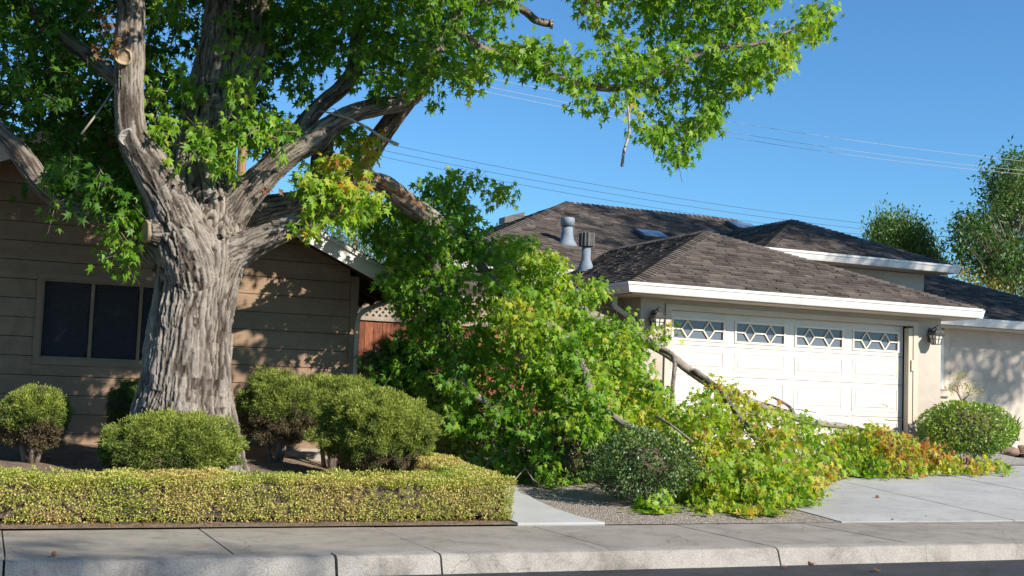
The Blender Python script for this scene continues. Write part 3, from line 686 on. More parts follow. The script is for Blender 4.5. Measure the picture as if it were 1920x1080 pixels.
# roof slabs, white rake boards, dark soffit
XE = EV[0]; XEl = 2*AP[0]-XE
rf = MB()
A1, B1 = (XE+.05, 16.0, EV[2]+.02), (XE+.05, 27, EV[2]+.02); T1, T2 = (AP[0], 16.0, AP[2]+.045), (AP[0], 27, AP[2]+.045)
shingle_plane(rf, [A1, B1, T2, T1], (A1, B1), seed=71)
A2, B2 = (XEl-.05, 27, EV[2]+.02), (XEl-.05, 16.0, EV[2]+.02)
shingle_plane(rf, [A2, B2, T1, T2], (A2, B2), seed=72)
build('roof', rf, 'shingle', B_)
bw = .185
for (xe, s_) in ((XE, 1), (XEl, -1)):
    mb = MB(); 
    P4 = [(AP[0], 15.97, AP[2]-.02), (xe+.05*s_, 15.97, EV[2]-.045), (xe+.05*s_, 15.97, EV[2]-.045-bw), (AP[0], 15.97, AP[2]-.02-bw)]
    mb.prism(P4, (0, .03, 0))
    P5 = [(AP[0], 15.945, AP[2]+.035), (xe+.06*s_, 15.945, EV[2]+.01), (xe+.06*s_, 15.945, EV[2]-.045), (AP[0], 15.945, AP[2]-.02)]
    mb.prism(P5, (0, .045, 0))
    build('rake_board', mb, 'white', B_)
    mb = MB(); P6 = [(AP[0], 16.001, AP[2]-.10), (xe, 16.001, EV[2]-.12), (xe, 16.001, EV[2]-.14), (AP[0], 16.001, AP[2]-.12)]; mb.prism(P6, (0, 10.5, 0))
    for ry in (16.9, 17.5, 18.1, 18.7): mb.bar((AP[0]+s_*(WXR-AP[0]), ry, rake(WXR)-.2), (xe-.02*s_, ry, EV[2]-.2), .05, .09)
    build('soffit', mb, 'dark_wood', B_)
gutter('gutter', B_, [(XE+.05, 16.0, EV[2]-.0), (XE+.05, 26, EV[2]-.0)], [(1, 0), (1, 0)])
def P3(px, py, Y): return tuple(PY(px, py, Y))
pts = [P3(745, 558, 16.9), P3(725, 566, 16.7), P3(700, 575, 16.55), P3(682, 583, 16.5), P3(673, 592, 16.47), P3(670, 606, 16.47)]
pts.append((pts[-1][0], 16.47, .5)); build('downspout', MB().tube(pts, .035, 10), 'beige_trim', B_, True)

# ------------------------------------------------------------------ redwood fence with lattice top
F_ = thing('fence', (7.5, 18.6, .5), 'reddish wooden board fence with lattice top between the two houses', 'fence')
FY = 18.6; mb = MB(); x = 4.75; gz_ = .46
while x < 10.0:
    w = .142; mb.box(x+.003, min(x+w, 10.03)-.003, FY-random.uniform(0, .004), FY+.02, gz_, 2.37+random.uniform(-.003, .003), tint=min(1, max(0, random.gauss(.5, .22)))); x += w
build('boards', mb, 'redwood', F_)
mb = MB(); mb.box(4.75, 10.03, FY-.035, FY+.05, 2.372, 2.44); build('rail', mb, 'grey_wood', F_)
mb = MB(); mb.box(4.75, 10.03, FY-.05, FY+.06, 2.80, 2.86); build('top_rail', mb, 'grey_wood', F_)
mb = MB(); mb.box(4.75, 10.03, FY+.021, FY+.06, .9, .99); build('rail', mb, 'redwood', F_)
for px_ in (7.2, 9.9):
    mb = MB(); mb.box(px_, px_+.09, FY+.0215, FY+.11, .4, 2.79); build('post', mb, 'grey_wood', F_)
lat = MB(); z0, z1 = 2.441, 2.799
xx = 4.75-.5
while xx < 10.03:
    for sgn, yy in ((1, FY+.004), (-1, FY+.014)):
        h = z1-z0; a = xx if sgn > 0 else xx+h; b = xx+h if sgn > 0 else xx
        if min(a, b) > 4.76 and max(a, b) < 10.0: lat.bar((a, yy, z0), (b, yy, z1), .036, .008, up=(0, 1, 0))
    xx += .105
build('lattice', lat, 'grey_wood', F_)

# ------------------------------------------------------------------ leaves
ANG = [0, 26, 52, 80, 108]
def star():
    pts = [(0, 0)]
    lob = [(108, .62), (80, .30), (54, .88), (27, .36), (0, 1.0), (-27, .36), (-54, .88), (-80, .30), (-108, .62)]
    c = (0, .28)
    for a, r in lob:
        t = rad(a); pts.append((c[0]+math.sin(t)*r*.62, c[1]+math.cos(t)*r*.72))
    pts.append(c); V = np.array(pts)
    # faces: fan from the centre (index 10)
    ring = list(range(1, 10)); F = [(10, ring[i+1], ring[i]) for i in range(8)]+[(10, 1, 0), (10, 0, 9)]
    z = -.34*np.abs(V[:, 0])-.25*(V[:, 1]-.28)**2
    return np.column_stack([V, z]), np.array(F)
def diamond(w=.5):
    V = np.array([(0, 0, 0), (w/2, .45, .06), (0, 1, -.05), (-w/2, .45, .06)]); return V, np.array([(0, 1, 2), (0, 2, 3)])
def place(tmpl, P, A, N, S, T, curl=None):
    V, F = tmpl; n = len(P)
    A = A/np.linalg.norm(A, axis=1, keepdims=True); N = N-A*(N*A).sum(1, keepdims=True); N /= (np.linalg.norm(N, axis=1, keepdims=True)+1e-9)
    X = np.cross(A, N)
    z = np.repeat(V[None, :, 2], n, 0)
    if curl is not None: z = z*curl[:, None]
    W = P[:, None]+S[:, None, None]*(V[None, :, 0, None]*X[:, None]+V[None, :, 1, None]*A[:, None]+z[..., None]*N[:, None])
    Fo = (F[None]+(np.arange(n)*len(V))[:, None, None]).reshape(-1, F.shape[1])
    return W.reshape(-1, 3), Fo, np.repeat(T, len(V))
STAR, DIA = star(), diamond()
def cat(L):
    V, F, T = [], [], []; b = 0
    for v, f, t in L: V.append(v); F.append(f+b); T.append(t); b += len(v)
    return np.concatenate(V), np.concatenate(F), np.concatenate(T)
def unit(n): v = RNG.normal(size=(n, 3)); return v/np.linalg.norm(v, axis=1, keepdims=True)
def sprays(C, size=.12, k=9, spread=.22, tint=None, droop=.75, outdir=None, sunny=.35, dens=1):
    """each centre becomes a twig carrying k leaves; returns leaf arrays and the twigs"""
    n = len(C); D = unit(n); D[:, 2] -= .35
    if outdir is not None: D = D*.7+outdir
    D /= np.linalg.norm(D, axis=1, keepdims=True); L = spread*RNG.uniform(1.0, 2.0, n)
    s = np.tile(np.linspace(.15, 1, k), n); P0 = np.repeat(C, k, 0)+np.repeat(D*L[:, None], k, 0)*s[:, None]
    off = unit(n*k); P = P0+off*RNG.uniform(.03, .11, (n*k, 1))
    A = off*.55+RNG.normal(size=(n*k, 3))*.35; A[:, 2] -= droop
    N = RNG.normal(size=(n*k, 3))*.55+SUN*sunny; N[:, 2] += .35
    S = size*RNG.uniform(.5, 1.25, n*k)
    T = np.repeat(tint, k)+RNG.normal(size=n*k)*.085
    curl = RNG.uniform(-.5, 2.2, n*k)
    return place(STAR, P, A, N, S, np.clip(T, 0, 1), curl), (C, C+D*L[:, None])
def twig_mesh(name, TW, parent, r=.006, mat='twig', skip=1):
    A = np.concatenate([t[0] for t in TW])[::skip]; B = np.concatenate([t[1] for t in TW])[::skip]; n = len(A)
    d = B-A; d /= np.linalg.norm(d, axis=1, keepdims=True); u = np.cross(d, np.array([.3, .2, .93])); u /= (np.linalg.norm(u, axis=1, keepdims=True)+1e-9); w = np.cross(d, u)
    V = []
    for base, rr in ((A, r), (B, r*.4)):
        for k in range(3):
            a = 2*math.pi*k/3; V.append(base+(u*math.cos(a)+w*math.sin(a))*rr)
    V = np.stack(V, 1).reshape(-1, 3); F = np.array([(0, 1, 4, 3), (1, 2, 5, 4), (2, 0, 3, 5)])
    F = (F[None]+(np.arange(n)*6)[:, None, None]).reshape(-1, 4)
    return np_mesh(name, V, F, np.zeros(len(V)), mat, parent)
def inpoly(x, y, poly):
    c = np.zeros(len(x), bool); n = len(poly)
    for i in range(n):
        x1, y1 = poly[i]; x2, y2 = poly[(i+1) % n]
        m = ((y1 > y) != (y2 > y)) & (x < (x2-x1)*(y-y1)/(y2-y1+1e-9)+x1); c ^= m
    return c
def region(poly, n, Yfun, holes=(), nz=(3.0, .42), seed=0, ground=True, lift=.05):
    """points spread through the volume seen through an outline, each at its own distance"""
    xs = [p[0] for p in poly]; ys = [p[1] for p in poly]; out = []
    need = n; guard = 0
    while need > 0 and guard < 40:
        guard += 1; m = need*3+50
        x = RNG.uniform(min(xs), max(xs), m); y = RNG.uniform(min(ys), max(ys), m); k = inpoly(x, y, poly)
        for hx, hy, rx, ry in holes: k &= ((x-hx)/rx)**2+((y-hy)/ry)**2 > 1
        x, y = x[k], y[k]
        Y = Yfun(x, y)
        P = []
        for a, b, c in zip(x, y, Y):
            if ground:
                gy = groundY(a, b)
                if gy < c+.03: c = gy-.03-abs(RNG.normal())*.12
            P.append(PY(a, b, c))
        if not P: continue
        P = np.array(P)
        v = fbm(P*nz[0], seed, 2); P = P[v > nz[1]]
        out.append(P[:need]); need -= len(out[-1])
    return np.concatenate(out)
def idw(ctrl, th):
    c = np.array(ctrl, float)
    def f(x, y):
        w = 1/(((x[:, None]-c[None, :, 0])**2+(y[:, None]-c[None, :, 1])**2)+400)**1.5
        return (w*c[None, :, 2]).sum(1)/w.sum(1)+RNG.uniform(-th, th, len(x))
    return f
def project(P):
    q = (P-CP) @ CM.T; return 960+FPX*q[:, 0]/q[:, 2], 540+FPX*q[:, 1]/q[:, 2], q[:, 2]

# ------------------------------------------------------------------ the big tree: trunk and limbs as one continuous surface
TR = thing('sweetgum_tree', (2.05, 13.5, gz(13.5)+.1), 'huge old sweetgum tree with thick furrowed trunk and many limbs', 'tree')
def N_(px, py, Y, r): p = PY(px, py, Y); return (p, r*(1 if r > 50 else .90)*depth(p)/FPX)
LIMBS = [
 [N_(352, 925, 13.5, 130), N_(350, 880, 13.5, 108), N_(337, 810, 13.5, 95), N_(345, 740, 13.5, 84), N_(354, 650, 13.5, 78), N_(362, 570, 13.5, 73), N_(372, 500, 13.5, 76), N_(378, 455, 13.5, 70)],
 [N_(372, 690, 13.46, 40), N_(368, 590, 13.44, 54), N_(362, 510, 13.38, 62), N_(340, 440, 13.3, 56), N_(312, 370, 13.2, 45), N_(280, 310, 13.15, 39), N_(250, 260, 13.1, 33), N_(243, 210, 13.1, 30), N_(243, 140, 13.1, 30), N_(243, 70, 13.1, 30), N_(246, 20, 13.1, 28), N_(244, -60, 13.1, 27), N_(250, -260, 13.0, 22), N_(230, -520, 12.8, 13)],
 [N_(385, 460, 13.6, 68), N_(392, 400, 13.7, 60), N_(380, 330, 13.85, 58), N_(388, 250, 13.9, 55), N_(402, 150, 13.9, 47), N_(420, 60, 13.9, 42), N_(425, -40, 13.9, 38), N_(440, -300, 13.9, 27), N_(430, -700, 13.9, 12)],
 [N_(415, 240, 13.9, 34), N_(445, 170, 13.8, 32), N_(475, 100, 13.75, 29), N_(488, 20, 13.7, 28), N_(500, -80, 13.6, 26), N_(540, -350, 13.4, 16)],
 [N_(420, 420, 13.6, 42), N_(452, 375, 13.5, 34), N_(500, 325, 13.4, 29), N_(545, 284, 13.3, 28), N_(590, 262, 13.25, 27), N_(618, 236, 13.2, 22), N_(660, 213, 13.15, 19), N_(712, 200, 13.1, 19), N_(760, 187, 13.05, 21), N_(790, 155, 13.0, 21), N_(808, 105, 13.0, 18), N_(835, 60, 13.0, 15), N_(862, 10, 12.9, 13), N_(890, -90, 12.8, 11), N_(960, -300, 12.6, 6)],
 [N_(545, 284, 13.35, 22), N_(565, 240, 13.45, 18), N_(600, 198, 13.5, 17), N_(640, 165, 13.5, 17), N_(666, 130, 13.5, 18), N_(668, 95, 13.5, 18), N_(676, 40, 13.5, 15), N_(690, -60, 13.5, 13), N_(720, -300, 13.5, 8)],
 [N_(425, 410, 13.9, 40), N_(470, 398, 14.0, 32), N_(520, 390, 14.05, 29), N_(570, 378, 14.1, 28), N_(600, 345, 14.1, 26), N_(604, 300, 14.1, 24), N_(612, 262, 14.1, 18), N_(640, 235, 14.1, 10)],
 [N_(575, 378, 14.1, 26), N_(625, 370, 14.0, 25), N_(662, 345, 13.9, 24), N_(684, 300, 13.8, 22), N_(712, 258, 13.7, 21), N_(748, 208, 13.5, 19), N_(785, 165, 13.3, 17), N_(800, 130, 13.1, 14)],
 [N_(404, 600, 13.42, 34), N_(410, 530, 13.4, 42), N_(425, 485, 13.36, 42), N_(460, 463, 13.3, 35), N_(500, 444, 13.2, 27), N_(545, 424, 13.15, 24), N_(585, 400, 13.1, 20), N_(640, 392, 13.05, 14), N_(690, 400, 13.0, 7)],
 [N_(310, 490, 13.5, 34), N_(268, 445, 13.6, 30), N_(225, 415, 13.7, 26), N_(170, 397, 13.75, 24), N_(115, 375, 13.8, 22), N_(78, 345, 13.85, 22), N_(50, 305, 13.9, 22), N_(15, 262, 13.9, 19), N_(-30, 225, 13.9, 17), N_(-150, 170, 13.9, 12)],
 [N_(335, 460, 13.3, 42), N_(305, 438, 13.25, 34), N_(276, 434, 13.2, 28)],
 [N_(262, 190, 13.15, 20), N_(215, 145, 13.6, 17), N_(160, 100, 13.9, 15), N_(105, 62, 14.1, 14), N_(62, 20, 14.2, 13), N_(35, -30, 14.3, 12), N_(-20, -160, 14.3, 8)],
 [N_(845, 40, 12.95, 12), N_(880, 75, 12.8, 12), N_(920, 100, 12.7, 11), N_(985, 118, 12.6, 9), N_(1060, 150, 12.5, 9), N_(1160, 165, 12.4, 8), N_(1250, 130, 12.3, 7), N_(1340, 90, 12.3, 6), N_(1430, 80, 12.2, 4), N_(1530, 30, 12.2, 2)],
 [N_(862, 10, 12.9, 11), N_(930, 0, 12.8, 10), N_(980, 18, 12.75, 9), N_(1005, 38, 12.7, 9), N_(1034, 45, 12.7, 8)],
 [N_(890, -90, 12.8, 11), N_(1000, -90, 12.6, 10), N_(1130, -60, 12.4, 8), N_(1260, -20, 12.3, 7), N_(1380, -30, 12.2, 5)],
]
# root flares
for px, rr in ((262, 26), (432, 24), (320, 30), (385, 28)):
    LIMBS.append([N_(350+(px-350)*.62, 640, 13.44, 16), N_(350+(px-350)*.80, 740, 13.40, 22), N_(px, 850, 13.36, rr*1.15), N_(px+(px-350)*.14, 905, 13.30, rr*1.35), N_(px+(px-350)*.25, 945, 13.26, rr)])
def limb_surface(limbs, voxel, name):
    mb = MB()
    for L in limbs:
        P = [np.array(p) for p, r in L]; R = [r for p, r in L]
        # smooth subdivision (Catmull-Rom)
        Q, RR = [], []
        for i in range(len(P)-1):
            p0, p1, p2, p3 = P[max(i-1, 0)], P[i], P[i+1], P[min(i+2, len(P)-1)]
            for t in np.linspace(0, 1, 5)[:-1]:
                Q.append(.5*((2*p1)+(-p0+p2)*t+(2*p0-5*p1+4*p2-p3)*t*t+(-p0+3*p1-3*p2+p3)*t**3)); RR.append(R[i]*(1-t)+R[i+1]*t)
        Q.append(P[-1]); RR.append(R[-1]); L.append(('s', Q, RR))
        mb.tube(Q, RR, 20)
    me = bpy.data.meshes.new(name+'_raw'); me.from_pydata(mb.v, [], mb.f); o = bpy.data.objects.new(name+'_raw', me); COL.objects.link(o)
    bm = bmesh.new(); bm.from_mesh(me); bmesh.ops.recalc_face_normals(bm, faces=bm.faces); bm.to_mesh(me); bm.free()
    r = o.modifiers.new('r', 'REMESH'); r.mode = 'VOXEL'; r.voxel_size = voxel
    s = o.modifiers.new('s', 'SMOOTH'); s.iterations = 6; s.factor = .5
    dg = bpy.context.evaluated_depsgraph_get(); m2 = bpy.data.meshes.new_from_object(o.evaluated_get(dg))
    bpy.data.objects.remove(o, do_unlink=True); return m2
def bark(me, limbs, depth_amt, cell=20., stretch=.10, seed=0, pale=0.):
    n = len(me.vertices); co = np.empty(n*3, np.float32); me.vertices.foreach_get('co', co); co = co.reshape(-1, 3).astype(float)
    nr = np.empty(n*3, np.float32); me.vertices.foreach_get('normal', nr); nr = nr.reshape(-1, 3).astype(float)
    best = np.full(n, 1e9); along = np.zeros(n); U_ = np.zeros(n); W_ = np.zeros(n); rad_ = np.zeros(n); lid = np.zeros(n)
    for li, L in enumerate(limbs):
        Q, RR = L[-1][1], L[-1][2]; acc = 0; m_ = len(Q); T_ = []
        for i in range(m_):
            d = Q[min(i+1, m_-1)]-Q[max(i-1, 0)]; T_.append(d/np.linalg.norm(d))
        u = np.cross(T_[0], (.3, .9, .1)); FR = []
        for d in T_: u = u-d*(u@d); u = u/np.linalg.norm(u); FR.append((u.copy(), np.cross(d, u)))
        for i in range(m_-1):
            a, b = Q[i], Q[i+1]; d = b-a; ln = np.linalg.norm(d)
            if ln < 1e-6: continue
            t = np.clip(((co-a)@d)/ln**2, 0, 1); c = a+t[:, None]*d; r = co-c; dist = np.linalg.norm(r, axis=1); rr = RR[i]*(1-t)+RR[i+1]*t
            q = dist-rr; m = q < best
            uu = FR[i][0]*(1-t)[:, None]+FR[i+1][0]*t[:, None]; vv = FR[i][1]*(1-t)[:, None]+FR[i+1][1]*t[:, None]
            best = np.where(m, q, best); along = np.where(m, acc+t*ln, along); rad_ = np.where(m, rr, rad_); lid = np.where(m, li, lid)
            U_ = np.where(m, (r*uu).sum(1), U_); W_ = np.where(m, (r*vv).sum(1), W_)
            acc += ln
    kr = np.where(rad_ > .30, 1, np.where(rad_ > .13, 1.3, 1.8))*cell
    p0 = np.column_stack([U_*kr*.9+W_*kr*.43, W_*kr*.9-U_*kr*.43, along*cell*stretch])+lid[:, None]*17.3
    p = p0+np.column_stack([vnoise(p0*.5, 90+q)-.5 for q in range(3)])*1.2+np.column_stack([vnoise(p0*np.array([1.4, 1.4, 3.0]), 95+q)-.5 for q in range(3)])*.5
    ax = np.array([[0, 0, 1.]])
    def line(q, w, sd): return np.clip(np.abs(vnoise(q, sd)-.5)/w, 0, 1)
    e1 = line(p, .15, seed); e2 = line(p*1.37+5.3, .13, seed+7); e3 = line(p*2.7+ax*(along*4)[:, None], .16, seed+9)
    f1, f2, _ = worley(p*np.array([.7, .7, 1.5]), seed+3); brk = np.clip((f2-f1)/.16, 0, 1)
    e = np.minimum(e1, .30+.70*e2)*(.72+.28*brk); fine = fbm(p*4+ax*(along*18)[:, None], 33, 2)
    fur = np.clip(e**.95*(.74+.26*e3)+(fine-.5)*.5, 0, 1)
    amt = depth_amt*np.clip(rad_/.30, .10, 1.0)
    lump = (fbm(co*4, 61, 2)-.5)*.07*np.clip(rad_/.4, .15, 1)
    co2 = co+nr*((fur-.5)*amt+lump*.6)[:, None]
    me.vertices.foreach_set('co', co2.astype(np.float32).ravel())
    a = me.attributes.new('furrow_limb_shade', 'FLOAT', 'POINT')
    k = np.clip(rad_/.30, 0, 1); tone = fur*(.60+.40*k)+.08*(1-k)+pale*np.clip(along/6, 0, 1)  # thin limbs darkened to paint crown shade; pale adds painted sunlight
    a.data.foreach_set('value', tone.astype(np.float32)); me.update()
tm = limb_surface(LIMBS, .0125, 'trunk'); bark(tm, LIMBS, .037)
link('trunk', tm, 'bark', TR, True)
# pruning scars
def disc(mb, c, n, r, th=.02, seg=24, ring=None, tint=None):
    n = np.array(n, float); n /= np.linalg.norm(n); u = np.cross(n, (0, 0, 1)); u /= np.linalg.norm(u); w = np.cross(n, u); c = np.array(c, float)
    prof = [(r*1.0, -.05), (r*1.02, th*.4), (r*.93, th), (r*.80, th*.75), (r*.74, th*.3), (r*.4, th*.25), (r*.05, th*.32)] if ring is None else ring
    vs = []
    for a_, z_ in prof:
        for k in range(seg):
            t = 2*math.pi*k/seg; j = 1+.05*math.sin(3*t+1)+.03*math.sin(7*t); vs.append(c+(u*math.cos(t)+w*math.sin(t))*a_*j+n*z_)
    m = len(prof); f = [(i*seg+k, i*seg+(k+1) % seg, (i+1)*seg+(k+1) % seg, (i+1)*seg+k) for i in range(m-1) for k in range(seg)]+[tuple(range((m-1)*seg, m*seg))]
    mb.add(vs, f, tint)
vd = lambda p: (CP-np.array(p))/np.linalg.norm(CP-np.array(p))
c = PY(232, 107, 12.96); mb = MB(); disc(mb, c, vd(c)+np.array([-.15, 0, .1]), 16*depth(c)/FPX, .03); build('pruning_scar', mb, 'cutwood', TR, True)
c = PY(240, 258, 12.98); mb = MB(); disc(mb, c, vd(c)+np.array([.1, 0, -.2]), 17*depth(c)/FPX, .022); build('healed_scar', mb, 'callus', TR, True)
c = PY(668, 100, 13.36); mb = MB(); disc(mb, c, vd(c), 15*depth(c)/FPX, .03); build('healed_scar', mb, 'callus', TR, True)
c = PY(273, 434, 13.19); mb = MB(); disc(mb, c, (-.95, -.25, .0), 32*depth(c)/FPX, .012, ring=[(.115, -.05), (.12, .01), (.08, .014), (.01, .014)]); build('sawn_stub', mb, 'cutwood', TR, True)
c = PY(1035, 46, 12.66); mb = MB(); disc(mb, c, (.9, -.35, 0), 7*depth(c)/FPX, .01, ring=[(.05, -.02), (.052, .01), (.03, .012), (.005, .012)]); build('sawn_stub', mb, 'cutwood', TR, True)
# bare dead twigs
def twig(mb, pts, r0, r1, seg=6):
    n = len(pts); mb.tube([PY(*p) for p in pts], [r0+(r1-r0)*i/(n-1) for i in range(n)], seg)
mb = MB(); twig(mb, [(747, 272, 12.9), (716, 258, 12.9), (690, 240, 12.95), (655, 222, 13.0), (620, 212, 13.05), (600, 208, 13.1)], .022, .008); twig(mb, [(640, 216, 13.0), (625, 203, 13.0), (612, 208, 13.0)], .006, .003)
build('dead_twig', mb, 'deadtwig', TR, True)
mb = MB(); twig(mb, [(1166, 312, 12.3), (1170, 282, 12.3), (1180, 250, 12.3), (1179, 215, 12.3), (1172, 175, 12.3), (1172, 145, 12.3)], .018, .006)
twig(mb, [(1178, 222, 12.3), (1166, 195, 12.25), (1152, 165, 12.2)], .007, .003); twig(mb, [(1180, 218, 12.3), (1185, 180, 12.35), (1182, 150, 12.4)], .007, .003); twig(mb, [(1168, 212, 12.3), (1148, 198, 12.2), (1136, 178, 12.2)], .005, .002); twig(mb, [(1166, 185, 12.3), (1150, 178, 12.2), (1135, 170, 12.2)], .004, .002)
build('dead_twig', mb, 'deadtwig', TR, True)
mb = MB(); twig(mb, [(152, 252, 13.3), (175, 222, 13.3), (196, 193, 13.3), (213, 165, 13.2)], .013, .008); build('dead_twig', mb, 'deadtwig', TR, True)
mb = MB(); twig(mb, [(1272, 290, 12.3), (1274, 315, 12.3), (1279, 342, 12.3)], .006, .003); build('dead_twig', mb, 'twig', TR, True)


def corridor_ok(P, prot, r):
    ok = np.ones(len(P), bool)
    for q in prot:
        d = P-q; t = d@SUN; perp = np.linalg.norm(d-t[:, None]*SUN, axis=1); ok &= ~((perp < r) & (t > 0))
    return ok
WALLPTS = [PY(x, y, 16.5) for x, y in [(470, 560), (500, 540), (525, 515), (600, 550), (640, 570), (655, 610), (630, 650), (450, 610), (600, 680), (575, 560), (545, 700)]]
# crown ----------------------------------------------------------------
LEAFS, TWIGS = [], []
def crown(C, tint, **k):
    ok = corridor_ok(C, WALLPTS, .27); C = C[ok]; tint = tint[ok]
    a, t = sprays(C, tint=tint, **k); LEAFS.append(a); TWIGS.append(t)
P_left = [(-90, -90), (700, -90), (640, 30), (620, 90), (600, 170), (560, 195), (545, 130), (500, 130), (490, 190), (545, 250), (548, 285), (500, 300), (440, 285), (400, 300), (345, 280), (320, 230), (290, 240), (285, 290), (268, 370), (262, 400), (215, 400), (140, 372), (90, 352), (60, 330), (75, 300), (30, 240), (-90, 190)]
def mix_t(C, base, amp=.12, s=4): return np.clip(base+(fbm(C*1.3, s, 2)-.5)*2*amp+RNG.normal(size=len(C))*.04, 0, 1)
C = region(P_left, 1500, idw([(100, 100, 15.2), (400, 100, 15.4), (600, 50, 14.6), (450, 260, 15.2), (100, 330, 14.9)], .75), nz=(2.2, .42), seed=1, ground=False, holes=[(205, 30, 26, 40), (180, 105, 18, 20), (20, 285, 34, 22), (590, 150, 30, 24), (540, 170, 30, 30), (350, 120, 10, 60), (450, 310, 26, 30)])
C[:, 1] = np.where((C[:, 2] < 5.0) & (C[:, 1] > 15.55), 15.55-RNG.uniform(0, .5, len(C)), C[:, 1])
crown(C, mix_t(C, .13, .12), spread=.15)  # darker leaf tint paints the shade inside the left crown
C = region([(380, -80), (640, -80), (630, 60), (600, 150), (560, 180), (510, 100), (440, 60), (390, 20)], 90, idw([(500, 50, 13.3)], .35), nz=(2.2, .42), seed=12, ground=False); crown(C, mix_t(C, .26, .08), spread=.15)
C = region([(85, 290), (120, 310), (260, 330), (262, 395), (215, 390), (150, 365), (100, 335)], 56, idw([(150, 350, 13.45)], .3), nz=(2.2, .3), seed=14, ground=False); crown(C, mix_t(C, .2, .08), spread=.12)
C = region([(-80, -80), (200, -80), (205, 100), (120, 200), (-80, 150)], 130, idw([(100, 50, 13.7)], .5), nz=(2.2, .42), seed=13, ground=False, holes=[(130, 75, 60, 25)]); crown(C, mix_t(C, .20, .08), spread=.15)
# bright sprays in front of the central trunk and limbs
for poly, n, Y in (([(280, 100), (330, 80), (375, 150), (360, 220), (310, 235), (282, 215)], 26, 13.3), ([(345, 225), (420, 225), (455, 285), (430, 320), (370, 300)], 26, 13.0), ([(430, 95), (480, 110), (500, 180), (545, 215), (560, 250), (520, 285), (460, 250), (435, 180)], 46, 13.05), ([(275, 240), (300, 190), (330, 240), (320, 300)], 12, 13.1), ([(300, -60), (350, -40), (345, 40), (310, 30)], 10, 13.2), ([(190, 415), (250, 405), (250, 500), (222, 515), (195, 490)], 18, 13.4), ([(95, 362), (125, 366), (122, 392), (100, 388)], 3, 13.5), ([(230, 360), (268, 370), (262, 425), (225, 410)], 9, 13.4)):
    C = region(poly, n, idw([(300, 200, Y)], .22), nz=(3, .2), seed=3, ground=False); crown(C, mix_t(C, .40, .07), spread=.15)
P_mid = [(640, -90), (1000, -90), (960, 10), (925, 30), (905, 60), (850, 70), (845, 120), (880, 140), (850, 150), (830, 130), (800, 175), (770, 140), (735, 165), (690, 170), (650, 130), (640, 60)]
C = region(P_mid, 420, idw([(700, 50, 13.4), (850, 80, 12.9)], .95), nz=(2.5, .40), seed=5, ground=False, holes=[(652, 50, 12, 22)])
C = C[corridor_ok(C, WALLPTS, .2)]; crown(C, mix_t(C, .34, .10), spread=.15)
P_br = [(850, 90), (900, 75), (960, 70), (1000, 78), (1050, 95), (1110, 100), (1130, 85), (1080, 30), (1060, -90), (1480, -90), (1462, 0), (1420, 20), (1440, 60), (1500, 35), (1540, -10), (1562, 20), (1535, 60), (1500, 75), (1470, 115), (1420, 150), (1375, 165), (1345, 215), (1330, 245), (1300, 290), (1275, 300), (1255, 275), (1210, 245), (1160, 220), (1120, 205), (1090, 175), (1050, 150), (1000, 130), (940, 125), (890, 145), (850, 135)]
C = region(P_br, 1150, idw([(900, 100, 12.7), (1100, 150, 12.4), (1300, 150, 12.4), (1250, 0, 12.6), (1500, 50, 12.2)], .7), nz=(2.5, .38), seed=6, ground=False, holes=[(1155, 55, 30, 28), (1045, 45, 26, 26), (1300, 270, 10, 20), (1335, 30, 12, 14), (1435, 35, 14, 30)])
C = C[corridor_ok(C, WALLPTS, .2)]; crown(C, mix_t(C, .44, .13), size=.115, spread=.13)
C = region([(1310, 240), (1335, 240), (1330, 275), (1305, 275)], 3, idw([(1300, 200, 12.3)], .1), ground=False, nz=(1, 0)); crown(C, mix_t(C, .4), spread=.08, k=6)
C = region([(805, 165), (832, 168), (830, 192), (812, 198)], 3, idw([(800, 200, 13.1)], .15), nz=(3, .0), ground=False); crown(C, mix_t(C, .3), spread=.08, k=6)
C = region([(640, 225), (690, 232), (690, 270), (655, 300), (640, 280)], 12, idw([(660, 260, 13.6)], .2), nz=(3, .1), ground=False); crown(C, mix_t(C, .45), spread=.1)
# yellowing sprays low on the right of the trunk
C = region([(560, 350), (585, 300), (640, 285), (672, 310), (690, 350), (715, 372), (690, 410), (655, 425), (620, 405), (590, 400), (585, 430), (558, 435), (565, 400), (590, 370)], 105, idw([(640, 380, 12.95)], .3), nz=(3, .35), seed=8, ground=False)
tt = mix_t(C, .50, .10); xx_, yy_, _ = project(C); tt = np.where((yy_ < 350) & (xx_ > 620), tt+.16, tt); crown(C, np.clip(tt, 0, .85), size=.12, spread=.10)
C = region([(640, 270), (700, 250), (690, 300), (700, 330), (665, 330), (640, 310)], 14, idw([(660, 300, 13.3)], .15), nz=(3, .1), ground=False); crown(C, mix_t(C, .70, .08), size=.12, spread=.1)
